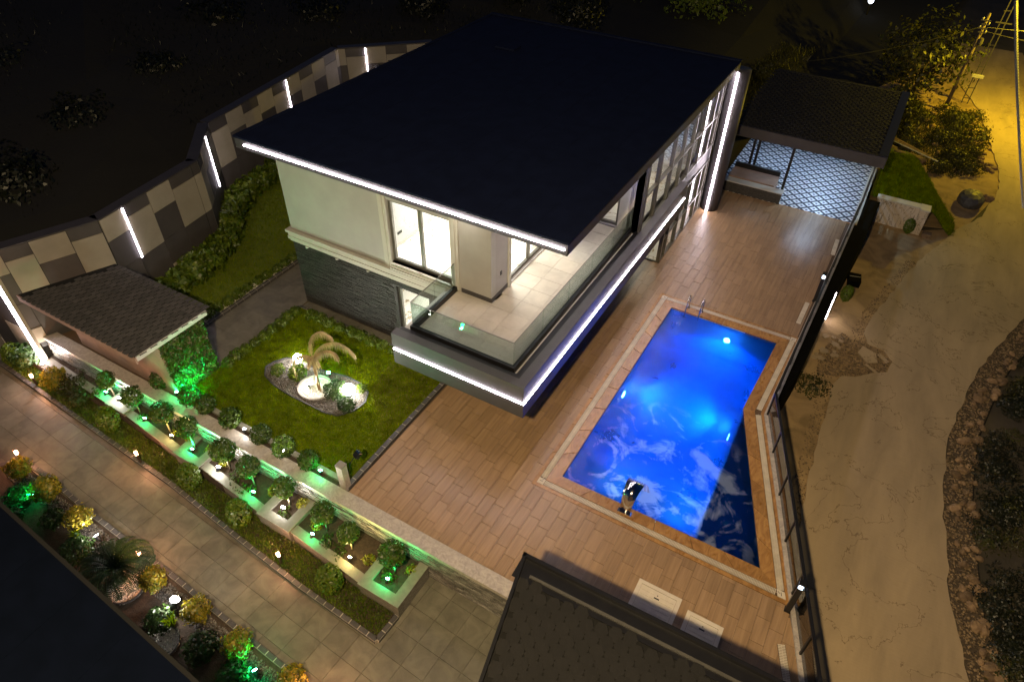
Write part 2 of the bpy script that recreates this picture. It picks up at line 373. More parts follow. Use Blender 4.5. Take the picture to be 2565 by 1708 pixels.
def scatter(poly, n, holes=()):
    a = np.array(poly)[:, :2]; out = np.zeros((0, 2)); lo, hi = a.min(0), a.max(0)
    while len(out) < n:
        P = nr.uniform(lo, hi, (n * 2, 2)); k = inpoly(P, [tuple(q) for q in a])
        for h in holes: k &= ~inpoly(P, h)
        out = np.vstack([out, P[k]])
    return out[:n]
def blades(name, poly, n, h, mt, z, holes=(), w=.012, parent=None, zf=None):
    P = scatter(poly, n, holes); t = nr.uniform(0, 2 * np.pi, n); hh = h * nr.uniform(.5, 1.2, n)
    zz = np.full(n, z) if zf is None else zf(P[:, 0], P[:, 1])
    lean = nr.normal(0, .45 * h, (n, 2)); u = np.stack([np.cos(t), np.sin(t)], 1) * w
    B = np.stack([np.c_[P - u, zz], np.c_[P + u, zz], np.c_[P + lean, zz + hh]], 1).reshape(-1, 3)
    o = D.objects.new(name, npmesh(name, B, np.arange(3 * n).reshape(-1, 3), mt)); COL.objects.link(o)
    WO[o.name] = Vector((0, 0, 0)); o['kind'] = 'stuff'
    if parent: o.parent = parent; o.location = -WO[parent.name]
    return o
OCT = np.array([(1, 0, 0), (-1, 0, 0), (0, 1, 0), (0, -1, 0), (0, 0, 1), (0, 0, -1)], float)
OCF = np.array([(0, 2, 4), (2, 1, 4), (1, 3, 4), (3, 0, 4), (2, 0, 5), (1, 2, 5), (3, 1, 5), (0, 3, 5)])
def pebbles(name, poly, n, r, mt, z, holes=(), parent=None, var=.6):
    P = scatter(poly, n, holes); s = r * nr.uniform(1 - var, 1 + var, (n, 1, 3)); s[:, :, 2] *= .6
    V = OCT[None] * s * nr.uniform(.75, 1.25, (n, 6, 1)); t = nr.uniform(0, 6.3, n); c, d = np.cos(t)[:, None], np.sin(t)[:, None]
    X = V[:, :, 0] * c - V[:, :, 1] * d + P[:, :1]; Y = V[:, :, 0] * d + V[:, :, 1] * c + P[:, 1:]
    V = np.stack([X, Y, V[:, :, 2] + z], 2).reshape(-1, 3); F = (OCF[None] + 6 * np.arange(n)[:, None, None]).reshape(-1, 3)
    o = D.objects.new(name, npmesh(name, V, F, mt)); COL.objects.link(o); WO[o.name] = Vector((0, 0, 0)); o['kind'] = 'stuff'
    if parent: o.parent = parent; o.location = -WO[parent.name]
    return o
def leafball(n, r, size, mt, name='crown', sq=(1, 1, 1), inner=.55, seed=0, up=.25, lump=.12, base_z=0):
    g = np.random.RandomState(seed + 100)
    d = g.normal(0, 1, (n, 3)); d /= np.linalg.norm(d, axis=1)[:, None]
    lum = 1 + lump * np.sin(d[:, 0] * 5 + seed) * np.sin(d[:, 1] * 6 + 2 * seed) + lump * .6 * np.sin(d[:, 2] * 9 + seed)
    rad = r * lum * (inner + (1 - inner) * g.uniform(0, 1, n) ** .5)
    C = d * rad[:, None] * np.array(sq); C[:, 2] += base_z
    nm = d + g.normal(0, .55, (n, 3)) + np.array([0, 0, up]); nm /= np.linalg.norm(nm, axis=1)[:, None]
    a = np.cross(nm, g.normal(0, 1, (n, 3))); a /= np.linalg.norm(a, axis=1)[:, None]; b = np.cross(nm, a)
    s = size * g.uniform(.6, 1.3, (n, 1))
    V = np.stack([C - a * s, C + b * s * .55 + nm * s * .15, C + a * s, C - b * s * .55 + nm * s * .15], 1).reshape(-1, 3)
    return npmesh(name, V, np.arange(4 * n).reshape(-1, 4), mt)
def axbox(mb, ax, pl, u0, u1, z0, z1, d0, d1):        # box on a wall facing -y (ax 'x') or +x (ax 'y'); d = outward
    if ax == 'x': return mb.box(u0, pl - d0, z0, u1, pl - d1, z1)
    return mb.box(pl + d0, u0, z0, pl + d1, u1, z1)
def wallholes(ax, pl, u0, u1, z0, z1, holes, t):
    mb = MB(); us = sorted({u0, u1, *[h[0] for h in holes], *[h[1] for h in holes]}); zs = sorted({z0, z1, *[h[2] for h in holes], *[h[3] for h in holes]})
    for a, b in zip(us, us[1:]):
        for c, d in zip(zs, zs[1:]):
            m = ((a + b) / 2, (c + d) / 2)
            if any(h[0] < m[0] < h[1] and h[2] < m[1] < h[3] for h in holes): continue
            axbox(mb, ax, pl, a, b, c, d, -t, 0)
    return mb
def clip(poly, a, b, c):                               # keep a*x+b*y<=c
    out = []
    for i in range(len(poly)):
        p, q = poly[i], poly[(i + 1) % len(poly)]; fp, fq = a * p[0] + b * p[1] - c, a * q[0] + b * q[1] - c
        if fp <= 0: out.append(p)
        if (fp < 0 < fq) or (fq < 0 < fp): t = fp / (fp - fq); out.append((p[0] + t * (q[0] - p[0]), p[1] + t * (q[1] - p[1])))
    return out
def area(p): return abs(sum(p[i][0] * p[(i + 1) % len(p)][1] - p[(i + 1) % len(p)][0] * p[i][1] for i in range(len(p)))) / 2
def lamp(name, kind, loc, energy, col, parent=None, r=.05, aim=None, ang=100, blend=.6, size=None):
    l = D.lights.new(name, kind); l.energy = energy; l.color = col
    if kind in ('POINT', 'SPOT'): l.shadow_soft_size = r
    if kind == 'SPOT': l.spot_size = math.radians(ang); l.spot_blend = blend
    if kind == 'AREA': l.shape = 'RECTANGLE'; l.size, l.size_y = size
    o = D.objects.new(name, l); COL.objects.link(o); o.location = Vector(loc) - (WO[parent.name] if parent else Vector())
    if parent: o.parent = parent
    if aim: o.rotation_euler = Vector(aim).to_track_quat('-Z', 'Y').to_euler()
    return o
def structure(o): o['kind'] = 'structure'; return o
def poly_offset(poly, d):                              # outward offset of a polygon given counter-clockwise
    n = len(poly); L = []
    for i in range(n):
        p, q = Vector(poly[i]), Vector(poly[(i + 1) % n]); e = (q - p).normalized(); nn = Vector((e.y, -e.x)); L.append((p + nn * d, e))
    out = []
    for i in range(n):
        (p, e), (q, g) = L[i - 1], L[i]; cr = e.x * g.y - e.y * g.x; t = ((q - p).x * g.y - (q - p).y * g.x) / cr; out.append(tuple(p + e * t))
    return out
# ================= the ground =================
structure(MB().prism([(-300, -200), (300, -200), (300, 400), (-300, 400)], -3, -1.32).build('ground', M['ground']))
FEN = [(.34, 27.15), (0, 14.86), (.95, 12.25), (3.18, 5.9)]        # line of the glass fence on the terrace edge
POOL = [(-4.03, 9.98), (1.07, 9.99), (-.66, 14.8), (-.52, 18.2), (-4.04, 18.16)]
def fx(y):
    for (xa, ya), (xb, yb) in zip(FEN, FEN[1:]):
        if ya >= y >= yb: return xa + (xb - xa) * (ya - y) / (ya - yb)
    return FEN[0][0] if y > FEN[0][1] else FEN[-1][0]
mb = MB()
for p in ([(-20.6, 6.6), (-4.03, 6.6), (-4.03, 27.1), (-20.6, 27.1)], [(-4.03, 6.6), (3.05, 6.6), (1.77, 9.98), (-4.03, 9.98)],
          [(-4.04, 18.17), (.03, 18.2), (.27, 27.1), (-4.04, 27.1)], [(1.07, 9.99), (1.8, 9.98), (1.02, 12.05), (-.02, 14.86), (-.66, 14.8)], [(-.66, 14.8), (-.02, 14.86), (.04, 18.2), (-.52, 18.2)]):
    mb.prism(p, -1.35, -.032)
structure(mb.build('terrace_base', M['grout']))
# tiled pool deck: 0.305 x 0.61 m tiles, each row stepped on by a quarter
deck = thing('pool_deck', None, None, (-4, 12, 0)); deck['kind'] = 'structure'
cope_out = poly_offset(POOL, .59)
regs = [[(-8.42, 6.8), (-4.62, 6.8), (-4.62, 12.1), (-8.42, 12.1)], [(-6.3, 12.1), (-4.62, 12.1), (-4.62, 20.44), (-6.3, 20.44)], [(-5.4, 20.44), (-4.62, 20.44), (-4.62, 27.1), (-5.4, 27.1)],
        [(-4.62, 6.8), (2.85, 6.8), (1.84, 9.39), (-4.62, 9.39)], [(-4.62, 18.76), (-.02, 18.79), (.12, 27.1), (-4.62, 27.1)]]
def halfplanes(poly):
    n = len(poly); H = []
    for i in range(n):
        (x0, y0), (x1, y1) = poly[i], poly[(i + 1) % n]; a, b = y1 - y0, -(x1 - x0); H.append((a, b, a * x0 + b * y0))
    return H
HP = [halfplanes(r) for r in regs]
full = MB().box(-.149, -.3015, -.025, .149, .3015, 0).mesh('tile', M['tile'])
cand = []
for i in range(-16, 26):
    for j in range(0, 36):
        cx = -4.05 + .305 * i; cy = 6.4 + .61 * j - .1525 * (i % 4)
        q = [(cx - .149, cy - .3015), (cx + .149, cy - .3015), (cx + .149, cy + .3015), (cx - .149, cy + .3015)]
        for k, H in enumerate(HP):
            c = q
            for h in H:
                c = clip(c, *h)
                if len(c) < 3: break
            if len(c) < 3 or area(c) < .004: continue
            ctr = (sum(p[0] for p in c) / len(c), sum(p[1] for p in c) / len(c))
            hid = (k == 1) or (k == 0 and ctr[0] > -8.3 and ctr[1] > 10.3 and ctr[0] < -5.3) or (-3 < ctr[0] < 2.3 and ctr[1] < 7.1)
            cand.append((hid, ctr[0] ** 2 + ctr[1] ** 2, c, area(c) > .1793, (cx, cy)))
cand.sort(key=lambda t: (t[0], t[1]))
rest = MB()
for n, (hid, d, c, isfull, ctr) in enumerate(cand):
    dz = rnd.uniform(-.0025, .0025)
    if n >= 298: rest.prism(c, -.025, dz); continue
    if isfull: place('tile', full, (*ctr, dz), deck)
    else:
        cc = (sum(p[0] for p in c) / len(c), sum(p[1] for p in c) / len(c), 0)
        place('tile', MB().prism(c, -.025, 0).mesh('tile', M['tile'], off=cc), (cc[0], cc[1], dz), deck)
rest.build('far_tiles', M['tile_far'], deck)['kind'] = 'stuff'
# white inspection lids and drain strips let into the deck
def hatch(cx, cy, w, h, nx, ny, label):
    t = thing('access_hatch', label, 'hatch', (cx, cy, 0), 'white access hatches in the deck')
    x0, x1, y0, y1 = cx - w / 2, cx + w / 2, cy - h / 2, cy + h / 2
    f = MB(); b = .09
    f.box(x0, y0, 0, x1, y0 + b, .03).box(x0, y1 - b, 0, x1, y1, .03).box(x0, y0 + b, 0, x0 + b, y1 - b, .03).box(x1 - b, y0 + b, 0, x1, y1 - b, .03)
    f.build('frame', M['white'], t)
    lid = MB().box(x0 + b + .006, y0 + b + .006, 0, x1 - b - .006, y1 - b - .006, .022).build('lid', M['white'], t)
    s = MB(); gx, gy = (w - 2 * b - .06) / nx, (h - 2 * b - .06) / ny; mid = nx // 2
    for i in range(nx):
        for j in range(ny):
            if j >= ny - 2 and abs(i - (nx - 1) / 2) < 1: continue
            ax, ay = x0 + b + .03 + i * gx, y0 + b + .03 + j * gy
            s.prism([(ax + .012, ay + .012), (ax + gx - .012, ay + .012), (ax + gx - .012, ay + gy - .012), (ax + .012, ay + gy - .012)], .022, .03)
    s.build('raised_grid', M['white'], lid)['kind'] = 'stuff'
    MB().box(cx - .06, y1 - b - .2, .022, cx + .06, y1 - b - .17, .026).build('handle_slot', M['joint'], lid)
    MB().lathe((cx, y1 - b - .11, .022), [(.014, 0), (.014, .004)], 10).build('key_hole', M['joint'], lid)
hatch(-.73, 7.85, 1.0, .98, 7, 7, 'larger white square hatch with raised grid beside the shingle roof edge')
hatch(.355, 7.8, .8, .75, 5, 5, 'smaller white square hatch with raised grid, nearer the road fence')
def slatgrate(mb, p, q, w, pitch=.033, z=.004):
    p, q = Vector((*p, z)), Vector((*q, z)); d = q - p; L = d.length; d.normalize(); s = Vector((-d.y, d.x, 0))
    for i in range(int(L / pitch)):
        for k in (-1, 1):
            mb.obox(p + d * (i + .5) * pitch + s * k * w * .25, d * pitch * .32, s * w * .215, (0, 0, .008))
    mb.obox((p + q) / 2, (q - p) / 2, s * w * .03, (0, 0, .008))
for a, b, lab in (((.035, 25.55), (.07, 24.3), 'white slotted deck drain nearest the patterned porch floor'), ((-.12, 20.83), (-.15, 19.5), 'white slotted deck drain beside the lamp post past the pool'),
                  ((1.9, 8.46), (2.4, 7.2), 'white slotted deck drain in the blue lit corner by the near lamp post')):
    t = thing('deck_drain', lab, 'drain', (*a, 0), 'slotted drains along the fence')
    d = (Vector(b) - Vector(a)).normalized(); s = Vector((-d.y, d.x)) * .085
    MB().prism([tuple(Vector(a) - s), tuple(Vector(b) - s), tuple(Vector(b) + s), tuple(Vector(a) + s)], .001, .004).build('channel', M['grout'], t)
    g = MB(); slatgrate(g, a, b, .16, z=.008); g.build('slats', M['grate'], t)['kind'] = 'stuff'

# ================= swimming pool =================
pool = thing('swimming_pool', 'lit blue swimming pool with a slanted side and stone coping', 'pool', (-2, 13, 0))
deep = [(-4.03, 9.98), (-.5, 9.985), (-.66, 14.8), (-.52, 18.2), (-4.04, 18.16)]
mb = MB().prism(deep, -1.6, -1.5)
for i in range(5):
    p, q = Vector(deep[i]), Vector(deep[(i + 1) % 5]); 
    if i == 1: continue
    e = (q - p).normalized(); n = Vector((e.y, -e.x)) * .05
    mb.prism([tuple(p), tuple(q), tuple(q + n), tuple(p + n)], -1.5, -.03)
mb.build('basin', M['pooltile'], pool)
MB().prism([(-.5, 9.985), (-.44, 9.985), (-.6, 14.78), (-.66, 14.8)], -1.5, -.062).build('partition_wall', M['pooltile'], pool)
mb = MB().prism([(-.44, 9.985), (1.07, 9.99), (-.6, 14.75)], -.75, -.7)
p, q = Vector((1.07, 9.99)), Vector((-.64, 14.8)); e = (q - p).normalized(); n = Vector((e.y, -e.x)) * .05
mb.prism([tuple(p), tuple(q), tuple(q + n), tuple(p + n)], -.7, -.03).prism([(-.44, 9.985), (1.07, 9.99), (1.07, 9.93), (-.44, 9.93)], -.7, -.03)
mb.build('side_basin', M['pooltile2'], pool)
ringsA, ringsB, ringsC, ringsD = POOL, poly_offset(POOL, .31), poly_offset(POOL, .485), poly_offset(POOL, .585)
for i in range(5):
    a0, a1, b0, b1 = (Vector(v) for v in (ringsA[i], ringsA[(i + 1) % 5], ringsB[i], ringsB[(i + 1) % 5]))
    n = max(2, round((a1 - a0).length / .92))
    for k in range(n):
        g = .0015; f0, f1 = k / n + (g if k else 0), (k + 1) / n - (g if k < n - 1 else 0)
        c = [a0.lerp(a1, f0), a0.lerp(a1, f1), b0.lerp(b1, f1), b0.lerp(b1, f0)]
        m = sum((Vector(v) for v in c), Vector((0, 0))) / 4
        me = MB().prism([tuple(v) for v in c], -.06, .012 + rnd.uniform(-.001, .001)).mesh('coping_stone', M['cope'], off=(m.x, m.y, 0))
        place('coping_stone', me, (m.x, m.y, 0), pool)
    c0, c1, d0, d1 = (Vector(v) for v in (ringsC[i], ringsC[(i + 1) % 5], ringsD[i], ringsD[(i + 1) % 5]))
    n = max(2, round((d1 - d0).length / 1.2))
    for k in range(n):
        f0, f1 = k / n + (.002 if k else 0), (k + 1) / n
        c = [c0.lerp(c1, f0), c0.lerp(c1, f1), d0.lerp(d1, f1), d0.lerp(d1, f0)]; m = sum((Vector(v) for v in c), Vector((0, 0))) / 4
        place('edge_stone', MB().prism([tuple(v) for v in c], -.03, .004).mesh('edge_stone', M['cope'], off=(m.x, m.y, 0)), (m.x, m.y, 0), pool)
    mb = MB(); e = (c1 - c0).normalized(); p = (Vector(ringsB[i]) + c0) / 2; q = (Vector(ringsB[(i + 1) % 5]) + c1) / 2
    cs = .1
    slatgrate(mb, tuple(p + e * cs), tuple(q - e * cs), .16); mb.build('overflow_grate', M['grate'], pool)['kind'] = 'stuff'
    if i != 2:                                          # square corner plate with its two slots
        e2 = (Vector(ringsC[i - 1]) - c0).normalized(); u, v = e * .088, e2 * .088
        pl = MB().obox((p.x, p.y, .004), (u.x, u.y, 0), (v.x, v.y, 0), (0, 0, .01)).build('corner_plate', M['white'], pool)
        mb = MB(); mb.obox((p.x, p.y, .0155), tuple((e * .045)) + (0,), tuple(Vector((-e.y, e.x)) * .006) + (0,), (0, 0, .001))
        w = p + e2 * .05 + e * .02; dd = (e + e2).normalized(); mb.obox((w.x, w.y, .0155), tuple(dd * .03) + (0,), tuple(Vector((-dd.y, dd.x)) * .006) + (0,), (0, 0, .001))
        mb.build('corner_slot', M['joint'], pl)
MB().prism(ringsD, -.05, -.034).build('grate_bed', M['grout'], pool) if False else None
mb = MB()
for i in range(5):
    mb.prism([ringsB[i], ringsB[(i + 1) % 5], ringsC[(i + 1) % 5], ringsC[i]], -.05, -.02)
mb.build('overflow_channel', M['grout'], pool)
LP = [((-2.0, 18.13, -.5), (0, -1, 0)), ((-4.0, 13.96, -.45), (1, 0, 0)), ((-.68, 13.9, -.4), (-1, 0, 0)), ((-2.7, 10.02, -.55), (0, 1, 0)), ((-1.1, 10.02, -.55), (0, 1, 0))]  # last two are added, unseen lights that brighten the near end
for k, (p, d) in enumerate(LP):
    d = Vector(d); b = MB().tube([Vector(p), Vector(p) + d * .05], .12, 16).build('pool_light', M['steel'], pool)
    MB().tube([Vector(p) + d * .05, Vector(p) + d * .06], .1, 16).build('lens', M['lens_p'], b)
    lamp('pool_lamp', 'SPOT', Vector(p) + d * .2, 290 if k < 3 else 80, (.001, .2, 1), pool, .1, d + Vector((0, 0, -.55)), 155, .5)
for x, y, z in ((-3.15, 16.61, -1.5), (-1.36, 16.59, -1.5), (-3.1, 11.09, -1.5), (-1.32, 11.09, -1.5), (.04, 11.3, -.7)):
    MB().lathe((x * 1.0, y, z), [(.075, 0), (.07, .02), (.0, .025)], 14).build('floor_inlet', M['white'], pool)
wv, wf = [], []
structure(MB().prism([(-4.028, 9.985), (1.06, 9.995), (-.665, 14.8), (-.525, 18.195), (-4.035, 18.155)], -.055, -.05).build('pool_water', M['water']))
# ladder
lad = thing('pool_ladder', 'polished steel ladder arching over the far end of the pool', 'ladder', (-3.3, 18.4, 0))
for x in (-3.53, -3.07):
    pts = [(x, 18.42, 0), (x, 18.43, .3)] + [(x, 18.24 + .19 * math.cos(a), .42 + .2 * math.sin(a)) for a in [math.pi * k / 8 for k in range(9)]] + [(x, 18.03, .3), (x, 18.0, -.05), (x, 17.98, -.9)]
    r = MB().tube(pts, .021, 10).build('rail', M['steel'], lad, True)
    MB().lathe((x, 18.42, .012), [(.05, 0), (.045, .02), (.022, .03)], 14).build('flange', M['steel'], r, True)
for z in (-.12, -.42, -.72): MB().box(-3.51, 17.95, z - .015, -3.09, 18.03, z + .015).build('step', M['steel'], lad)
# waterfall spout
sp = thing('waterfall_spout', 'curved polished steel waterfall spout pouring into the pool', 'fountain', (-2.25, 9.78, 0))
prof = [(9.80, 0, .13), (9.81, .2, .135), (9.85, .38, .15), (9.94, .52, .17), (10.08, .6, .19), (10.24, .62, .21), (10.36, .58, .22)]
mb = MB()
for dz in (0, -.014):
    mb.v += [(-2.22 + s * w, y + (0 if dz == 0 else .012), z + dz) for y, z, w in prof for s in (-1, 1)]
N = len(prof)
for i in range(N - 1):
    a = 2 * i; b = a + 2 * N
    mb.f += [(a, a + 1, a + 3, a + 2), (b, b + 2, b + 3, b + 1), (a, a + 2, b + 2, b), (a + 1, b + 1, b + 3, a + 3)]
mb.f += [(2 * N - 2, 2 * N - 1, 4 * N - 1, 4 * N - 2)]
mb.build('spout_plate', M['steel'], sp, True)
MB().box(-2.4, 9.74, .012, -2.04, 9.86, .03).build('base_plate', M['steel'], sp)
mb = MB(); S = [(10.36, .585, .21), (10.46, .52, .23), (10.56, .36, .26), (10.64, .12, .3), (10.68, -.045, .33)]
mb.v = [(-2.22 + s * w, y, z) for y, z, w in S for s in (-1, -.4, .4, 1)]
for i in range(len(S) - 1):
    for k in range(3): a = 4 * i + k; mb.f.append((a, a + 1, a + 5, a + 4))
mb.build('water_sheet', M['sheet'], sp, True)

# ================= glass fence, terrace wall and lamp posts on the road side =================
def seg(p, q, w, z0, z1, mb, off=0):
    p, q = Vector(p), Vector(q); e = (q - p).normalized(); n = Vector((-e.y, e.x)); a, b = n * (off - w / 2), n * (off + w / 2)
    return mb.prism([tuple(p + a), tuple(q + a), tuple(q + b), tuple(p + b)], z0, z1)
fen = thing('glass_fence', 'dark tinted glass fence on a stone coping along the road side', 'fence', (.3, 14.9, 0))
for p, q in zip(FEN, FEN[1:]):
    p, q = Vector(p), Vector(q); L = (q - p).length; n = round(L / 1.25); e = (q - p).normalized(); nn = Vector((-e.y, e.x))
    for k in range(n):
        a, b = p.lerp(q, k / n), p.lerp(q, (k + 1) / n); m = (a + b) / 2
        place('coping_slab', seg(a + e * .002, b - e * .002, .17, -.03, .045, MB()).mesh('coping_slab', M['cap'], off=(*m, 0)), (*m, 0), fen)
        place('post', MB().bar((0, 0, .045), (0, 0, .9), .05).mesh('post', M['dark']), (*a, 0), fen, (0, 0, math.atan2(e.y, e.x)))
        place('pane', seg(a + e * .035, b - e * .035, .01, .1, .86, MB()).mesh('pane', M['railtint'], off=(*m, 0)), (*m, 0), fen)
        place('top_rail', seg(a, b, .07, .885, .925, MB()).mesh('top_rail', M['dark'], off=(*m, 0)), (*m, 0), fen)
tw = thing('terrace_wall', 'black stone retaining wall under the glass fence with one upright light strip', 'wall', (.6, 20, -1.3))
TW = [(1.06, 29.6), (.98, 26.6), (.62, 22), (.42, 17.5), (.11, 14.85), (1.06, 12.28), (3.29, 5.95)]
back = [(.27, 29.6), (.3, 26.6), (.22, 22), (.12, 17.5), (-.03, 14.86), (.92, 12.25), (3.15, 5.95)]
for i in range(6):
    MB().prism([TW[i], TW[i + 1], back[i + 1], back[i]], -1.32, -.035).build('wall_face', M['blackstone'], tw)
    MB().prism([TW[i], TW[i + 1], back[i + 1], back[i]], -.034, -.005).build('ledge', M['blackstone'], tw) if i < 4 else None
MB().box(.625, 21.97, -1.2, .645, 22.02, -.04).build('led_strip', M['led'], tw)
def bollard_lamp(x, y, h, label, s=1):
    t = thing('lamp_post', label, 'lamp', (x, y, 0), 'square lamp posts by the fence')
    MB().box(x - .055, y - .055, 0, x + .055, y + .055, h - .2).build('post', M['dark'], t)
    MB().box(x - .07, y - .07, 0, x + .07, y + .07, .02).build('base_plate', M['dark'], t)
    hd = MB()
    for a in (-1, 1):
        for b in (-1, 1): hd.box(x + a * .06 - .006, y + b * .06 - .006, h - .2, x + a * .06 + .006, y + b * .06 + .006, h - .06)
    hd.build('head_frame', M['dark'], t)
    MB().box(x - .07, y - .07, h - .06, x + .07, y + .07, h).build('cap', M['dark'], t)
    MB().box(x - .06, y - .06, h - .21, x + .06, y + .06, h - .195).build('reflector', M['steel'], t)
    MB().lathe((x, y, h - .19), [(.04, 0), (.05, .04), (.03, .09), (.0, .1)], 12).build('bulb', M['lens_c'], t)
    lamp('lamp_light', 'POINT', (x, y, h - .12), 16, (.25, .5, 1), t, .03)
    MB().bar((x + .06, y, h - .28), (x + .2, y + .05, h - .3), .02).build('arm', M['dark'], t)
bollard_lamp(.06, 21.05, 1.18, 'square dark lamp post with blue white light beside the fence past the pool')
bollard_lamp(1.84, 9.3, 1.18, 'square dark lamp post glowing blue at the near pool corner')
# ================= the villa =================
H = thing('villa', 'two storey white villa with black flat roof, slate base and glass corner', 'house', (-10, 18, 0))
def win(ax, pl, u0, u1, z0, z1, n, inset=.12, fw=.085, parent=None, name='window', mids=None):
    f = MB(); d0, d1 = -inset - .05, -inset + .03
    axbox(f, ax, pl, u0, u1, z0, z0 + fw, d0, d1); axbox(f, ax, pl, u0, u1, z1 - fw, z1, d0, d1)
    st = mids or [u0 + (u1 - u0) * k / n for k in range(n + 1)]
    for k, u in enumerate(st):
        a = u if k == 0 else (u - fw if k == len(st) - 1 else u - fw * .6); axbox(f, ax, pl, a, a + (fw if k in (0, len(st) - 1) else fw * 1.2), z0 + fw, z1 - fw, d0, d1)
    w = f.build(name, M['frame'], parent or H)
    for a, b in zip(st, st[1:]):
        p = MB(); axbox(p, ax, pl, a + fw * .7, b - fw * .7, z0 + fw, z1 - fw, -inset - .015, -inset - .005); p.build('pane', M['pane'], w)
    return w
# walls
wallholes('x', 12.1, -14.7, -7.45, 2.84, 5.58, [(-10.76, -8.70, 3.02, 5.02)], .22).build('front_wall', M['render'], H)
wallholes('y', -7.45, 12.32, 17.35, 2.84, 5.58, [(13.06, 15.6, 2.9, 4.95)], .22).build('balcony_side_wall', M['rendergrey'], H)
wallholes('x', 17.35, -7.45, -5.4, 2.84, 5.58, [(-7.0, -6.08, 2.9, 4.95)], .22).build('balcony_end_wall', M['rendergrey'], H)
MB().box(-14.7, 12.32, 0, -14.48, 25.1, 5.58).build('left_wall', M['render'], H)
MB().box(-14.48, 24.9, 0, -5.4, 25.1, 5.58).build('rear_wall', M['render'], H)
wallholes('x', 12.1, -14.7, -6.3, 0, 2.42, [(-10.74, -9.55, .3, 2.14)], .22).build('ground_wall', M['clad'], H)
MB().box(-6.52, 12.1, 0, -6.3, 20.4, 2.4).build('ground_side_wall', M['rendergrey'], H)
# slate strips
s = MB(); z = .02
while z < 2.36:
    h = rnd.choice((.02, .028, .038)); x = -14.72 - rnd.uniform(0, .2)
    while x < -9.0:
        w = rnd.uniform(.12, .45); a, b = max(x, -14.72), min(x + w - .004, -9.0)
        if b - a > .03 and not (a < -9.5 and b > -10.8 and z < 2.2 and z + h > .22): s.box(a, 12.1, z, b, 12.1 - rnd.uniform(.01, .034), min(z + h - .004, 2.4))
        x += w
    y = 12.1
    while y < 18:
        w = rnd.uniform(.2, .5); s.box(-14.7, y, z, -14.7 - rnd.uniform(.012, .05), y + w, z + h - .004); y += w + .004
    z += h
s.build('slate_strips', M['clad'], H)['kind'] = 'stuff'
# cornice band with small brackets
c = MB()
for z0, z1, d in ((2.42, 2.5, .07), (2.5, 2.6, .11), (2.6, 2.74, .09), (2.74, 2.82, .14)):
    c.box(-14.7 - d, 12.1 - d, z0, -8.9, 12.1, z1); c.box(-14.7 - d, 12.1, z0, -14.7, 25, z1)
c.build('cornice', M['trim'], H)
for x in (-14.1, -12.9, -11.7): MB().lathe((x, 12.04, 2.36), [(.05, 0), (.06, .05)], 10).build('cornice_drop', M['trim'], H)
# window surround
for a, b, z0, z1, nm in ((-11.02, -10.76, 2.82, 5.2, 'jamb_moulding'), (-8.70, -8.44, 2.9, 5.2, 'jamb_moulding')):
    m = MB(); w = (b - a) / 3
    for k, d in enumerate((.03, .06, .04)): m.box(a + k * w, 12.1 - d, z0, a + (k + 1) * w, 12.1, z1)
    m.build(nm, M['trim'], H)
m = MB()
for k, d in enumerate((.13, .1, .07)): m.box(-10.76, 12.1 - d, 2.822 + k * .06, -8.7, 12.1, 2.882 + k * .06)
m.build('sill_moulding', M['trim'], H)
MB().box(-10.76, 12.1, 3.0, -8.7, 12.22, 3.02).build('window_sill', M['frame'], H)
win('x', 12.1, -10.76, -8.70, 3.02, 5.02, 2)
win('x', 12.1, -10.74, -9.55, .3, 2.14, 1)
win('y', -7.45, 13.06, 15.6, 2.9, 4.95, 2)
win('x', 17.35, -7.0, -6.08, 2.9, 4.95, 1)
m = MB()
for y in (12.94, 15.6): m.box(-7.45, y, 2.86, -7.4, y + .12, 5.05)
m.box(-7.45, 12.94, 4.95, -7.4, 15.72, 5.07); m.build('door_surround', M['trim'], H)
m = MB()
for k, x in enumerate((-6.06, -5.95, -5.84)): m.box(x, 17.35 - .03 * (k + 1), 2.86, x + .1, 17.35, 5.1)
m.build('door_pilaster', M['trim'], H)
MB().box(-7.45, 12.085, 2.865, -8.4, 12.1, 3.0).box(-7.45, 12.1, 2.865, -7.435, 12.94, 3.0).box(-7.45, 15.75, 2.865, -7.435, 17.35, 3.0).build('skirting', M['fascia'], H)
MB().box(-7.45, 12.55, 3.5, -7.43, 12.62, 3.62).build('wall_socket', M['dark'], H)
# floors, slab, ceiling, rooms
MB().box(-14.48, 12.32, 2.44, -5.62, 24.9, 2.84).build('floor_slab', M['rendergrey'], H)
MB().box(-14.46, 12.34, 2.842, -7.7, 24.88, 2.862).box(-7.7, 17.58, 2.842, -5.6, 24.88, 2.862).build('upper_floor', M['marble'], H)
MB().box(-14.46, 12.34, -.03, -6.55, 24.88, .012).box(-6.55, 20.44, -.03, -5.46, 24.88, .012).build('ground_floor', M['marble'], H)
MB().box(-11.4, 12.34, 2.862, -11.24, 18.5, 5.5).box(-14.4, 18.5, 2.862, -7.7, 18.62, 5.5).box(-7.85, 18.62, 2.862, -7.75, 24.8, 5.5).build('inner_wall', M['render'], H)
MB().box(-14.4, 16, .012, -6.6, 16.12, 2.43).box(-7.95, 18, .012, -7.85, 24.8, 2.43).build('lower_inner_wall', M['render'], H)
MB().box(-11.24, 12.36, 2.863, -11.225, 18.5, 2.95).build('inner_skirting', M['cap'], H)
MB().box(-11.24, 13.0, 3.25, -11.225, 13.2, 3.33).build('inner_socket', M['joint'], H)
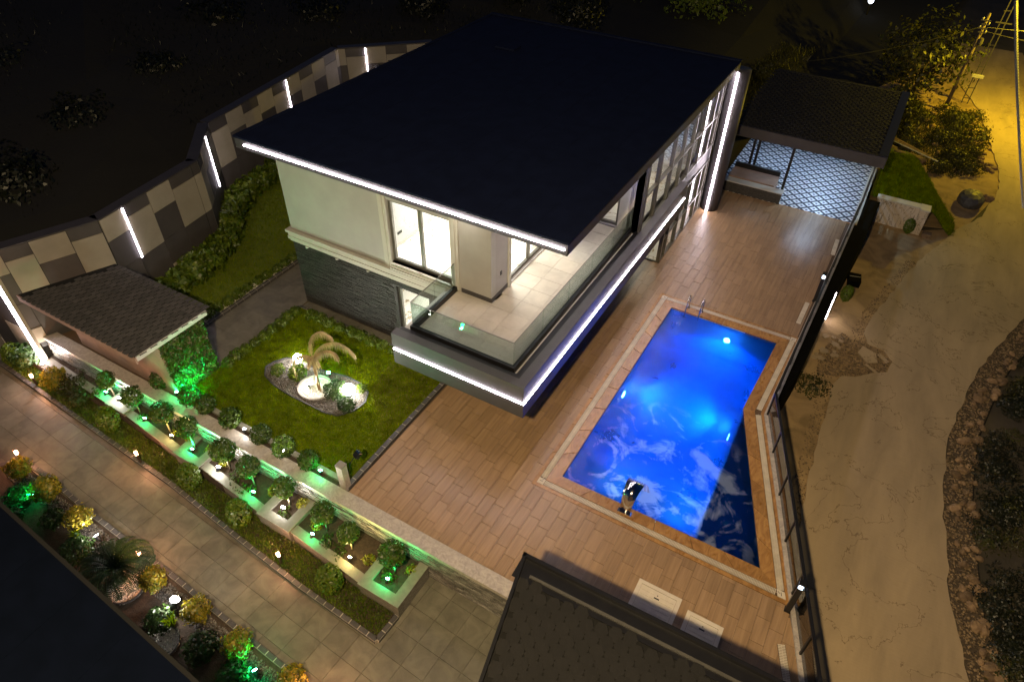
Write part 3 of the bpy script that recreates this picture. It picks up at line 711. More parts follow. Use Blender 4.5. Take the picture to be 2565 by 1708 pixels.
for nm, lc, e, sz in (('room', (-9.4, 14.6, 5.42), 200, (1.6, 2)), ('hall', (-6.8, 20.2, 5.42), 34, (.8, 3)), ('lower', (-9.5, 13.9, 2.36), 110, (1.6, 1.6)), ('lower_hall', (-6.7, 22.4, 2.36), 18, (.8, 2.4))):
    lamp(nm + '_light', 'AREA', lc, e, (1, .88, .68) if 'hall' in nm else (1, .93, .82), H, size=sz)
# roof
MB().box(-15.35, 11.42, 5.6, -5.05, 25.12, 5.9).build('roof_slab', M['fascia'], H)
r = MB().prism([(-15.37, 11.4), (-5.03, 11.4), (-5.03, 25.14), (-15.37, 25.14)], 5.9, 5.93)
rf = r.build('roof', M['roof'], H)
m = MB(); m.box(-15.37, 11.4, 5.93, -5.03, 11.5, 5.955).box(-15.37, 25.0, 5.93, -5.03, 25.14, 5.99).box(-15.37, 11.5, 5.93, -15.25, 25.0, 5.96).box(-5.15, 11.5, 5.93, -5.03, 25.0, 5.955)
m.build('roof_edge', M['roof'], rf)
for k in range(1, 9): MB().box(-15.25 + k * 1.15, 11.5, 5.93, -15.235 + k * 1.15, 25, 5.936).build('roof_seam', M['roof'], rf)
MB().box(-13.1, 21.6, 5.93, -12.3, 22.1, 6.0).build('roof_hatch', M['roof'], rf)
MB().box(-15.0, 11.39, 5.74, -5.12, 11.418, 5.772).build('roof_led_strip', M['led'], H)
for x, y in ((-6.2, 13.2), (-6.2, 15.6), (-8.2, 11.75), (-6.0, 11.8)):
    MB().lathe((x, y, 5.585), [(.07, 0), (.07, .013)], 14).build('downlight', M['ceil'], H)
    lamp('soffit_light', 'SPOT', (x, y, 5.57), 8, (1, .9, .72), H, .06, (0, 0, -1), 130, .8)
MB().box(-5.27, 11.6, 5.572, -5.21, 25.0, 5.598).build('soffit_led_strip', M['led'], H)
# balcony
MB().box(-8.85, 9.86, 2.0, -5.32, 12.1, 2.84).box(-7.45, 12.1, 2.45, -5.32, 17.35, 2.84).build('balcony_slab', M['rendergrey'], H)
bt = MB().box(-.296, -.296, 0, .296, .296, .02)
bme = bt.mesh('balcony_tile', M['balc'])
x = -8.6
while x < -5.5:
    y = 10.2
    while y < 17.3:
        w, h = min(.6, -5.55 - x), min(.6, 17.34 - y)
        if (x + w > -7.45 or y < 12.05) and w > .1 and h > .1:
            if y < 12.1 < y + h and x < -7.45: h = 12.1 - y
            x1 = x if x >= -7.45 or y < 12.05 else -7.45
            wv_ = w - (x1 - x)
            if wv_ > .05: place('balcony_tile', bme, (x1 + wv_ / 2, y + h / 2, 2.841), H, sc=(wv_ / .6, h / .6, 1))
        y += .6
    x += .6
f = MB()
f.prism([(-8.9, 9.62), (-5.06, 9.62), (-5.06, 9.86), (-8.9, 9.86)], 1.98, 2.98).prism([(-5.32, 9.86), (-5.06, 9.86), (-5.06, 21.15), (-5.32, 21.15)], 1.98, 2.98)
f.build('balcony_fascia', M['fascia'], H)
MB().box(-8.85, 9.86, 2.84, -5.32, 10.02, 2.93).box(-5.48, 10.02, 2.84, -5.32, 17.35, 2.93).build('balcony_ledge', M['dark'], H)
MB().box(-8.62, 10.05, 2.86, -5.56, 10.15, 3.02).box(-5.66, 10.15, 2.86, -5.56, 17.35, 3.02).box(-8.62, 10.15, 2.86, -8.52, 12.1, 3.02).build('glass_channel', M['dark'], H)
def rp(a, b, n):
    a, b = Vector(a), Vector(b); e = (b - a).normalized()
    for k in range(n):
        p, q = a.lerp(b, k / n), a.lerp(b, (k + 1) / n)
        g = seg(p + e * .004, q - e * .004, .016, 3.0, 3.76, MB()).build('railing_glass', M['rail'], H)
        seg(p + e * .004, q - e * .004, .022, 3.76, 3.772, MB()).build('glass_edge', M['frame'], g)
rp((-8.57, 10.1), (-5.61, 10.1), 2); rp((-5.61, 10.1), (-5.61, 17.35), 5); rp((-8.57, 10.1), (-8.57, 12.1), 2)
MB().box(-8.86, 9.598, 2.46, -5.04, 9.618, 2.50).box(-5.058, 9.618, 2.46, -5.038, 21.0, 2.50).build('balcony_led_strip', M['led'], H)
# two storey glass corner
cw = [17.45, 18.64, 19.88, 20.94, 21.97, 23.03, 24.1, 25.0]
def cb(y0, y1, z0, z1, d=.05, nm='transom', mt='frame'): return MB().box(-5.42 - .06, y0, z0, -5.38 + d, y1, z1).build(nm, M[mt], H)
for k, y in enumerate(cw):
    z0 = 2.75 if y < 20.5 else 0
    cb(y - .04, y + .04, 2.75, 5.6, .03, 'mullion')
    if y > 20.5: cb(y - .04, y + .04, 0, 2.2, .03, 'mullion')
cb(20.40, 20.5, 0, 2.2, .03, 'mullion')
MB().box(-5.62, 17.35, 2.86, -5.3, 17.45, 5.58).build('corner_post', M['fascia'], H)
for z, a in ((4.02, 17.45), (5.5, 17.45), (2.82, 17.45)): cb(a, 25, z - .035, z + .035, .02)
for z in (.95, 2.18, .05): cb(20.5, 25, z - .03, z + .03, .02)
MB().box(-5.44, 17.45, 2.21, -5.4, 25, 2.78).build('spandrel', M['dark'], H)
for a, b in zip(cw, cw[1:]):
    for z0, z1 in ((2.86, 3.98), (4.06, 5.46)): MB().box(-5.42, a + .045, z0, -5.41, b - .045, z1).build('pane', M['pane'], H)
for a, b in zip([20.5] + cw[3:], cw[3:]):
    if b - a > .1:
        for z0, z1 in ((.08, .91), (.99, 2.14)): MB().box(-5.42, a + .045, z0, -5.41, b - .045, z1).build('pane', M['pane'], H)
MB().box(-6.3, 20.43, .02, -5.46, 20.44, 2.2).build('pane', M['pane'], H)
MB().box(-6.3, 20.40, 0, -5.46, 20.46, .05).build('transom', M['frame'], H)
for y, e in ((18.2, 1), (19.5, 1), (21.1, 1), (22.4, 1), (23.8, 1)):
    MB().box(-6.9, y, 2.862, -6.7, y + .45, 5.5).build('hall_pier', M['trim'], H)
MB().lathe((-5.02, 25.34, 0), [(.36, 0), (.36, 5.6)], 24).build('column', M['fascia'], H, True)
MB().box(-5.06, 24.945, .02, -5.0, 24.985, 5.58).build('column_led_strip', M['led'], H)

# ================= patterned porch beyond the deck =================
P = thing('porch', 'open porch with shingle roof over bright blue diamond tiles', 'porch', (-2.3, 30, 0))
MB().box(-5.3, 27.13, -.03, .28, 34.6, .01).build('diamond_floor', M['diamond'], P)
MB().box(.28, 27.13, -.03, .5, 34.6, .012).build('floor_border', M['trim'], P)
MB().box(-2.57, 27.08, -.02, .5, 27.13, .008).build('threshold', M['cope'], P)
MB().box(-5.4, 27.12, 0, -2.6, 27.4, .46).build('counter_base', M['clad'], P)
MB().box(-5.4, 27.05, .46, -2.56, 27.45, .5).build('counter_sill', M['trim'], P)
MB().box(-5.0, 27.75, .012, -3.05, 28.7, .42).build('shade_box', M['shedwall'], P)  # brown box and back added where the floor lies in shade behind the counter
MB().box(-5.0, 28.7, .012, -3.05, 28.82, .62).build('shade_box_back', M['dark'], P)
for x, y in ((-4.45, 28.9), (-4.25, 28.9), (-2.68, 27.5)): MB().box(x - .05, y - .05, .0, x + .05, y + .05, 2.4).build('post', M['dark'], P)
MB().box(-4.5, 28.8, 1.9, -4.2, 29.0, 2.4).build('post_bracket', M['dark'], P)
MB().box(-5.3, 34.6, -.03, .5, 34.8, 2.4).build('back_wall', M['render'], P)
for y in (28.4, 29.8, 31.2, 32.6, 34): MB().box(.36, y, 0, .42, y + .06, 2.4 if y > 33 else .95).build('rail_post', M['fascia'], P)
for z in (.3, .6, .92): MB().box(.37, 27.3, z, .41, 34, z + .04).build('rail_bar', M['fascia'], P)
MB().bar((.36, 27.2, .12), (.36, 29.9, .95), .06).build('hand_rail', M['steel'], P)
MB().box(-5.2, 27.35, 2.36, .62, 27.5, 2.78).box(.47, 27.5, 2.36, .62, 35, 2.78).build('fascia', M['fascia'], P)
MB().box(-5.2, 27.5, 2.40, .47, 35, 2.72).build('ceiling', M['trim'], P)
pr = MB().box(-5.2, 27.5, 2.72, .47, 35, 2.76).build('roof', M['under'], P)
MB().box(.30, 27.5, 2.76, .62, 35, 2.80).build('roof_gutter', M['dark'], P)
s = MB(); y = 27.42; row = 0
while y < 34.8:
    x = -5.2 - (.14 if row % 2 else 0)
    while x < .25:
        s.add([(x + .02, y, 2.80), (x + .23, y, 2.80), (x + .27, y + .13, 2.79), (x + .23, y + .26, 2.765), (x + .02, y + .26, 2.765), (x - .02, y + .13, 2.79)], [(0, 1, 2, 3, 4, 5)])
        s.add([(x + .02, y, 2.77), (x + .23, y, 2.77), (x + .23, y, 2.80), (x + .02, y, 2.80)], [(0, 1, 2, 3)])
        x += .28
    y += .2; row += 1
s.build('shingles', M['shingle_far'], pr)['kind'] = 'stuff'
for x, y, e in ((-1.3, 28.4, 95), (-1.2, 31, 60), (-3.9, 31, 45)):
    MB().lathe((x, y, 2.385), [(.09, 0), (.09, .014)], 14).build('ceiling_light', M['lens_c'], P)
    lamp('porch_light', 'SPOT', (x, y, 2.37), e * 1.1, (.5, .72, 1), P, .06, (0, 0, -1), 150, .8)

# ================= shingle roof of the near pavilion (bottom of the view) =================
S = thing('near_pavilion', 'pavilion with black hexagonal shingle roof and wide dark gutter', 'pavilion', (-.5, 3.5, -1.3))
RP = [(-3.0, 5.97), (2.3, 6.1), (2.5, -1), (-1.53, -1)]
MB().prism([(-2.5, 5.5), (1.9, 5.6), (1.9, -.9), (-1.1, -.9)], -1.3, 2.7).build('wall', M['shedwall'], S)
rf = MB().prism(RP, 2.72, 2.9).build('roof', M['under'], S)
e = (Vector(RP[3]) - Vector(RP[0])).normalized()
m = MB(); seg(RP[0], RP[1], .07, 2.9, 3.0, m, -.035); seg(RP[0], RP[3], .06, 2.9, 3.0, m, .03); m.build('gutter_lip', M['dark'], rf)
m = MB(); seg(RP[0], RP[1], .42, 2.9, 2.915, m, -.27); m.build('gutter_bed', M['dark'], rf)
m = MB(); seg(Vector(RP[0]) + Vector((.3, 0)), RP[1], .05, 2.915, 2.945, m, -.34); m.build('gutter_fold', M['frame'], rf)
u = Vector((.974, .225)); v = Vector((.225, -.974)); hexs = []
for i in range(-6, 22):
    for j in range(0, 34):
        c = Vector((-2.98, 5.95)) + u * (.25 * i + (.125 if j % 2 else 0)) + v * (.19 * j)
        if inpoly(np.array([tuple(c)]), [(-2.78, 5.5), (2.25, 5.62), (2.4, -.8), (-1.35, -.8)])[0]: hexs.append(c)
hexs.sort(key=lambda c: abs(c.x + .6) + abs(c.y - 4.2))
W, Lh = .127, .15
hp = [(-W * .55, Lh), (W * .55, Lh), (W, 0), (W * .55, -Lh * .8), (-W * .55, -Lh * .8), (-W, 0)]
def hexmb(mb, c, dz=0):
    vs = []
    for z in (0, .02):
        for a, b in hp: p = c + u * a - v * b * -1; vs.append((p.x, p.y, 2.905 + z + .02 * (1 - b / Lh) / 2 + dz))
    return mb.add(vs, [(6, 7, 8, 9, 10, 11)[::-1], *[(k, (k + 1) % 6, 6 + (k + 1) % 6, 6 + k) for k in range(6)]])
hm = hexmb(MB(), Vector((0, 0))).mesh('shingle', M['shingle'], off=(0, 0, 2.9)); s = MB()
for n, c in enumerate(hexs):
    if n < 298: place('shingle', hm, (c.x, c.y, 2.9 + rnd.uniform(0, .004)), rf)
    else: hexmb(s, c)
if s.v: s.build('far_shingles', M['shingle_far'], rf)['kind'] = 'stuff'
# dark flat roof of the neighbouring house (bottom left)
N = thing('neighbour_house', 'neighbouring house with plain dark blue flat roof at the lower left', 'house', (-9, 0, -1.3))
MB().prism([(-17, 1.0), (-5, .3), (-5, -6), (-17, -6)], -1.3, 3.7).build('wall', M['rendergrey'], N)
MB().prism([(-18.5, 2.05), (-3.6, 1.14), (-3.6, -7), (-18.5, -7)], 3.72, 4.0).build('roof', M['roof2'], N)
m = MB(); seg((-18.5, 2.02), (-3.6, 1.11), .06, 4.0, 4.03, m); m.build('roof_edge', M['under'], N)
for k in range(1, 12): MB().prism([(-18 + 1.2 * k, 1.9 - .074 * k), (-17.985 + 1.2 * k, 1.9 - .074 * k), (-17.985 + 1.2 * k, -7), (-18 + 1.2 * k, -7)], 4.0, 4.006).build('roof_seam', M['roof2'], N)

# ================= shingled garden shed =================
G = thing('garden_shed', 'low shed with brown shingle roof and one green leaf clad side', 'shed', (-17, 7.4, 0))
MB().box(-19.1, 6.86, 0, -14.72, 8.3, 2.0).build('wall', M['shedwall'], G)
rf = MB().prism([(-19.75, 6.2), (-14.62, 6.2), (-14.62, 8.45), (-18.75, 8.62)], 2.02, 2.1).build('roof', M['under'], G)
MB().box(-19.75, 6.16, 1.9, -14.6, 6.2, 2.1).build('front_fascia', M['shedwall'], G)
MB().box(-14.62, 6.2, 1.98, -14.58, 8.45, 2.13).build('side_fascia', M['trim'], G)
tabs = []; j = 0; y = 6.14
while y < 8.5:
    x = -19.7 + (.11 if j % 2 else 0)
    while x < -14.75:
        if x > -19.6 + (y - 6.2) * .42: tabs.append((x, y))
        x += .22
    y += .165; j += 1
def tab(mb, x, y): return mb.add([(x + .012, y, 2.125), (x + .205, y, 2.125), (x + .205, y + .2, 2.104), (x + .012, y + .2, 2.104), (x + .012, y, 2.1), (x + .205, y, 2.1), (x + .15, y - .02, 2.123), (x + .06, y - .02, 2.123)],
                            [(0, 1, 2, 3), (4, 5, 1, 0), (6, 1, 0, 7)])
tm = tab(MB(), 0, 0).mesh('shingle', M['shingle2'], off=(0, 0, 2.1)); s = MB()
tabs.sort(key=lambda t: -t[0])
for n, (x, y) in enumerate(tabs):
    if n < 298: place('shingle', tm, (x, y, 2.1 + rnd.uniform(0, .004)), rf)
    else: tab(s, x, y)
if s.v: s.build('far_shingles', M['shingle2f'], rf)['kind'] = 'stuff'
g = np.random.RandomState(3); n = 3600
C = np.c_[np.full(n, -14.70) + g.uniform(0, .05, n), g.uniform(6.86, 8.3, n), g.uniform(.0, 1.97, n)]
a = g.normal(0, 1, (n, 3)) * .025; b = g.normal(0, 1, (n, 3)) * .025
iv = place('leaf_cladding', npmesh('leaf_cladding', np.stack([C - a, C + b, C + a, C - b], 1).reshape(-1, 3) - np.array([-17, 7.4, 0]), np.arange(4 * n).reshape(-1, 4), M['leaf']), (-17, 7.4, 0), G); iv['kind'] = 'stuff'
# ================= boundary wall with mixed panels and upright light strips =================
BW = thing('boundary_wall', 'tall angled boundary wall of light and dark panels with upright light strips', 'wall', (-20, 12, 0))
WP = [(-20.40, 6.2), (-19.34, 8.95), (-19.9, 12.81), (-19.95, 13.12), (-22.1, 15.47), (-23.63, 24.55), (-20.4, 27.75), (-12.0, 27.9)]
def facet(p, q, cols, z0=-.05, led=None, par=0):
    p, q = Vector(p), Vector(q); e = (q - p).normalized(); n = Vector((e.y, -e.x)); L = (q - p).length
    c = [p, q, q - n * .34, p - n * .34]
    MB().prism([tuple(v) for v in c], z0 - .2, 3.25).build('wall_core', M['joint'], BW)
    MB().prism([tuple(v) for v in (p + n * .035, q + n * .035, q - n * .36, p - n * .36)], 3.25, 3.29).build('coping', M['fascia'], BW)
    for k, (a, b) in enumerate(zip(cols, cols[1:])):
        if (k + par) % 2: rows = [(2.48, 3.24, 'L'), (1.45, 2.47, 'D'), (.5, 1.44, 'D'), (z0, .49, 'L')]
        else: rows = [(2.86, 3.24, 'D'), (1.42, 2.85, 'L'), (z0, 1.41, 'D')]
        for c, d, t in rows:
            c0, c1 = p + e * (a + .008), p + e * (b - .008); m = (c0 + c1) / 2
            th = .03 if t == 'L' else .018
            place('panel', MB().prism([tuple(v) for v in (c0, c1, c1 + n * th, c0 + n * th)], c, d - .008).mesh('panel', M['panel_light' if t == 'L' else 'panel_dark'], off=(*m, 0)), (*m, 0), BW)
    for u, a, b in led or ():
        m = p + e * u
        MB().prism([tuple(v) for v in (m - e * .02 + n * .03, m + e * .02 + n * .03, m + e * .02 + n * .05, m - e * .02 + n * .05)], a, b).build('led_strip', M['led'], BW)
        MB().prism([tuple(v) for v in (m - e * .04 + n * .005, m + e * .04 + n * .005, m + e * .04 + n * .03, m - e * .04 + n * .03)], 0, 3.24).build('led_channel', M['fascia'], BW)
facet(WP[0], WP[1], [.02, .32, 1.06, 2.05, 2.93], par=1)
facet(WP[1], WP[2], [0, .87, 1.88, 2.85, 3.88], par=1, led=[(.87, 1.41, 3.22)])
facet(WP[2], WP[3], [0, .3])
facet(WP[3], WP[4], [0, .75, 2.05, 3.16], led=[(2.05, 1.21, 3.22)])
facet(WP[4], WP[5], [0, .98, 1.96, 2.97, 3.95, 4.95, 5.92, 6.93, 7.92, 8.91, 9.18], led=[(4.95, 1.9, 3.22)])
facet(WP[5], WP[6], [0, .33, 1.28, 2.25, 3.26, 4.2, 4.52], par=1, led=[(1.28, 2.0, 3.22)])
facet(WP[6], WP[7], [0, 1, 2, 3, 4, 5, 6, 7, 8.3])
facet((-28, 5.75), (-20.44, 6.17), [.1, 1.2, 2.3, 3.4, 4.5, 5.5, 6.5, 7.3], z0=-1.2, par=1)
MB().box(-20.47, 6.05, -.85, -20.40, 6.12, 2.2).build('led_strip', M['led'], BW)
MB().box(-20.55, 6.12, -1.2, -20.36, 6.22, 3.25).build('corner_pier', M['panel_light'], BW)
# steps climbing beside the wall behind the villa
ST = thing('garden_steps', 'stone steps with black treads climbing behind the villa along the wall', 'steps', (-20, 24, 0))
for k in range(7):
    z = 1.72 + .17 * k; y = 23.1 + .62 * k; xl = -22.95 + .16 * k
    MB().box(xl, y, z - .5 - .17 * k, -16.5, y + .62, z - .04).build('riser', M['trim'], ST)
    MB().box(xl - .03, y - .05, z - .04, -16.5, y + .63, z).build('tread', M['joint'], ST)

# ================= retaining wall between garden and lower path =================
RW = thing('retaining_wall', 'long low retaining wall faced in split stone with wide grey cap', 'wall', (-10, 6.5, -1.3))
MB().box(-20.4, 6.46, -1.32, 1.0, 6.72, -.03).build('wall_core', M['cladgrey'], RW)
x = -20.38
while x < 1:
    w = min(1.2, 1 - x); place('cap_slab', MB().box(-w / 2 + .002, -.19, 0, w / 2 - .002, .19, .11).mesh('cap_slab', M['cap']), (x + w / 2, 6.57, -.01), RW); x += 1.2
s = MB(); z = -1.3
while z < -.06:
    h = rnd.choice((.026, .036, .046)); x = -20.4 - rnd.uniform(0, .2)
    while x < -2.2:
        w = rnd.uniform(.16, .42); s.box(max(x, -20.4), 6.46, z, x + w - .004, 6.46 - rnd.uniform(.008, .05), min(z + h - .004, -.03)); x += w
    z += h
s.build('split_stones', M['cladgrey'], RW)['kind'] = 'stuff'
# ================= lower path, kerbs, planting beds =================
path = thing('lower_path', None, None, (-10, 4, -1.1)); path['kind'] = 'structure'
KB = [(-22.03, 5.47), (-16.11, 5.19), (-13.39, 5.07), (-10.5, 4.81), (-8.24, 4.63), (-5.86, 4.53), (-5.82, 5.22)]   # kerb of the grass bed
KF = [(-17.55, 3.52), (-16.34, 3.52), (-14.43, 3.38), (-10.89, 3.26), (-7.5, 3.06), (-4.2, 2.9)]                       # kerb of the front bed
MB().prism([(-30, -2), (-2, -2), (-2, 6.46), (-30, 6.46)], -1.3, -1.125).build('path_bed', M['pathgrout'], path)
ca, sa = math.cos(-.054), math.sin(-.054); tl = []
pm = MB().box(-.298, -.298, -.02, .298, .298, 0).mesh('path_tile', M['path'])
for i in range(-26, 30):
    for j in range(-6, 10):
        a, b = .604 * i, .604 * j; cx, cy = -9.66 + a * ca - b * sa, 3.72 + a * sa + b * ca
        if cx > -2.6 or cy > 6.6 or cx < -26: continue
        kb = np.interp(cx, [p[0] for p in KB[:6]], [p[1] for p in KB[:6]]); kf = np.interp(cx, [p[0] for p in KF], [p[1] for p in KF])
        if cx < -6.2 and cy > kb + .3: continue
        if cx > -17.5 and cy < kf - .35: continue
        if cx > -2.9 and cy < 5.4: continue
        if cx > -4 and cy < 3: continue
        tl.append((cx, cy))
tl.sort(key=lambda t: t[0] ** 2 + t[1] ** 2); s = MB()
for n, (x, y) in enumerate(tl):
    z = -1.1 + rnd.uniform(-.002, .002)
    if n < 298: place('path_tile', pm, (x, y, z), path, (0, 0, -.054))
    else: s.obox((x, y, z - .01), (.298 * ca, .298 * sa, 0), (-.298 * sa, .298 * ca, 0), (0, 0, .01))
if s.v: s.build('far_path_tiles', M['path'], path)['kind'] = 'stuff'
def kerb(name, label, pts, z0, z1, w, L, group, loc):
    t = thing(name, label, 'kerb', loc, group)
    for p, q in zip(pts, pts[1:]):
        p, q = Vector(p), Vector(q); n = max(1, round((q - p).length / L)); e = (q - p).normalized()
        for k in range(n):
            a, b = p.lerp(q, k / n) + e * .008, p.lerp(q, (k + 1) / n) - e * .008; m = (a + b) / 2
            mb = MB(); seg(a, b, w, z0, z1 - .02, mb); seg(a + e * .006, b - e * .006, w * .8, z1 - .02, z1, mb)
            place('kerb_block', mb.mesh('kerb_block', M['kerb'], off=(*m, 0)), (*m, 0), t)
        mb = MB(); seg(p, q, w * .86, z0, z1 - .012, mb).build('mortar', M['mortar'], t)
    return t
kerb('kerb', 'dark block kerb edging the narrow grass bed of egg shaped shrubs', KB, -1.2, -1.0, .13, .26, 'dark block kerbs', (-12, 5, -1.1))
kerb('kerb', 'dark block kerb edging the gold bush bed by the blue roof', [(-18.2, 2.6)] + KF, -1.2, -1.0, .13, .26, 'dark block kerbs', (-12, 3.3, -1.1))
kerb('kerb', 'grey block kerb between the lawn and the brown deck', [(-8.52, 6.85), (-8.56, 11.95)], -.1, .1, .14, .3, 'dark block kerbs', (-8.5, 9.3, 0))
kerb('kerb', 'dark block kerb with white gravel along the side path', [(-16.58, 8.9), (-16.64, 17)], -.05, .08, .12, .3, 'dark block kerbs', (-16.6, 12, 0))
kerb('kerb', 'dark block kerb round the lawn corner beside the side path', [(-14.72, 8.3), (-14.72, 11.72), (-9.2, 11.76)], -.05, .05, .1, .3, 'dark block kerbs', (-14.7, 10, 0))
bedA = [(-22, 5.52), (-16.11, 5.24), (-13.39, 5.12), (-10.5, 4.87), (-8.24, 4.69), (-5.92, 4.6), (-5.9, 5.2), (-9.3, 5.42), (-12.7, 5.62), (-16.2, 5.84), (-18, 5.95), (-20.3, 6.1), (-22, 6.0)]
structure(MB().prism(bedA, -1.2, -1.02).build('bed_ground', M['soil']))
blades('bed_grass', bedA, 26000, .07, M['leafbush'], -1.02)
bedF = [(-18.2, 2.6), (-17.5, 3.45), (-14.43, 3.31), (-10.89, 3.19), (-7.5, 3.0), (-4.2, 2.84), (-4.2, .8), (-18.2, 1.3)]
structure(MB().prism(bedF, -1.2, -1.04).build('front_bed', M['soil']))
pebbles('bed_gravel', [(-17.4, 3.35), (-10.9, 3.1), (-7.5, 2.9), (-4.2, 2.75), (-4.2, 2.35), (-10.9, 2.72), (-17.4, 2.95)], 5200, .028, M['pebble'], -1.03)
structure(MB().prism([(-22, 5.9), (-16.1, 5.86), (-5.8, 5.3), (-5.8, 6.46), (-20.4, 6.46)], -1.2, -.74).build('planter_soil', M['soil']))
# stone planters: four boxes standing proud, low walls between them
def slab4(t, x0, x1, yf, yb, w, z0, z1):
    for c in ([(x0, yf), (x1, yf), (x1 - w, yf + w), (x0 + w, yf + w)], [(x1, yf), (x1, yb), (x1 - w, yb), (x1 - w, yf + w)], [(x0, yb), (x0, yf), (x0 + w, yf + w), (x0 + w, yb)]):
        MB().prism(c, z1 - .045, z1).build('rim_slab', M['rim'], t)
    MB().box(x0 + .02, yf + .02, z0, x1 - .02, yf + w - .04, z1 - .046).box(x0 + .02, yf + w - .04, z0, x0 + w - .04, yb, z1 - .046).box(x1 - w + .04, yf + w - .04, z0, x1 - .02, yb, z1 - .046).build('planter_side', M['cladgrey'], t)
    MB().box(x0 + w - .04, yf + w - .04, z0, x1 - w + .04, yb, z1 - .12).build('planter_soil', M['soil'], t)
BX = [(-17.0, -16.16, 5.86, 'under the first two lollipop trees, at the far end of the row'), (-13.77, -12.76, 5.63, 'bathed in green light, in the middle of the row'),
      (-10.36, -9.27, 5.40, 'with white spotlight and yellow bush'), (-6.92, -5.74, 5.21, 'at the near end of the row, lit green inside')]
for x0, x1, yf, lb in BX:
    t = thing('planter_box', 'square stone planter box ' + lb, 'planter', ((x0 + x1) / 2, (yf + 6.4) / 2, -1.15), 'planter boxes along the retaining wall')
    slab4(t, x0, x1, yf, 6.41, .25, -1.15, -.58)
for x0, x1, ya, yb, lb in ((-20.2, -17.02, 6.02, 5.9, 'before the far planter box, darkest of the low walls'), (-16.14, -13.79, 5.88, 5.68, 'between the far box and the green lit box'),
                       (-12.74, -10.38, 5.68, 5.46, 'between the green lit box and the white lit box'), (-9.25, -6.94, 5.45, 5.26, 'between the white lit box and the near box')):
    t = thing('planter_wall', 'low stone planter wall ' + lb, 'planter wall', ((x0 + x1) / 2, 5.6, -1.15), 'low planter walls along the retaining wall')
    n = 2
    for k in range(n):
        a, b = x0 + (x1 - x0) * k / n, x0 + (x1 - x0) * (k + 1) / n; y0, y1 = ya + (yb - ya) * k / n, ya + (yb - ya) * (k + 1) / n
        MB().prism([(a + .002, y0), (b - .002, y1), (b - .002, y1 + .24), (a + .002, y0 + .24)], -.665, -.625).build('rim_slab', M['rim'], t)
    MB().prism([(x0, ya + .03), (x1, yb + .03), (x1, yb + .2), (x0, ya + .2)], -1.15, -.667).build('planter_side', M['cladgrey'], t)
# upper trough behind the wall cap
t = thing('garden_trough', 'narrow stone trough between the wall cap and the lawn', 'planter', (-12, 6.9, 0))
x = -15.0
while x < -8.9: w = min(1.25, -8.8 - x); MB().box(x + .002, 6.92, -.2, x + w - .002, 7.06, .07).build('rim_slab', M['rim'], t); x += 1.25
MB().box(-15.0, 6.77, -.2, -8.8, 6.92, .0).build('trough_soil', M['soil'], t)

# ================= side path, lawns =================
sp_ = thing('side_path', None, None, (-15.6, 12, 0)); sp_['kind'] = 'structure'
for i in range(3):
    for j in range(16):
        x0, y0 = -16.5 + .6 * i, 8.35 + .6 * j
        if not (i == 2 and y0 > 12.0): MB().box(x0 + .002, y0 + .002, -.03, x0 + .598, y0 + .598, .004 + rnd.uniform(-.001, .001)).build('path_tile', M['path'], sp_)
for i in range(10): MB().box(-14.65 + .6 * i, 11.8, -.03, -14.05 + .6 * i - .004, 12.08, .004).build('path_tile', M['path'], sp_)
lawn = [(-14.66, 8.3), (-14.66, 7.08), (-8.66, 7.08), (-8.66, 11.68), (-14.66, 11.68)]
strip = [(-16.68, 8.5), (-19.3, 8.5), (-19.2, 12.5), (-21.8, 15.4), (-22.2, 20), (-16.7, 20)]
structure(MB().prism(lawn, -.03, .012).build('lawn', M['lawn'])); structure(MB().prism(strip, -.03, .012).build('side_lawn', M['lawn']))
isl = []
for k in range(28):
    a = 2 * math.pi * k / 28; c, d = math.cos(a), math.sin(a)
    r = 1 / ((abs(c) ** 3 + abs(d) ** 3) ** (1 / 3)) * .93; px_, py_ = 1.72 * c * r, .62 * d * r
    isl.append((-11.78 + px_ * .985 + py_ * .05, 9.2 + py_ + px_ * .03))
isl = [(-13.45, 9.3), (-13.5, 9.0), (-13.25, 8.72), (-12.7, 8.56), (-12.0, 8.5), (-11.3, 8.5), (-10.75, 8.5), (-10.35, 8.6), (-10.08, 8.95), (-10.02, 9.4), (-10.2, 9.75), (-10.6, 9.92), (-11.2, 9.93), (-11.8, 9.78), (-12.4, 9.72), (-12.9, 9.75), (-13.25, 9.62)]
blades('lawn_grass', lawn, 62000, .055, M['grass'], .012, [isl]); blades('side_lawn_grass', strip, 26000, .06, M['grass'], .012)
blades('lawn_grass_dry', [(-10.2, 9.9), (-8.7, 8.5), (-8.7, 11.6), (-10.5, 11.4)], 5000, .05, M['grassdry'], .012)
pebbles('white_gravel', [(-16.66, 9), (-16.98, 9), (-16.98, 16), (-16.7, 16)], 2600, .022, M['pebblewhite'], .012)
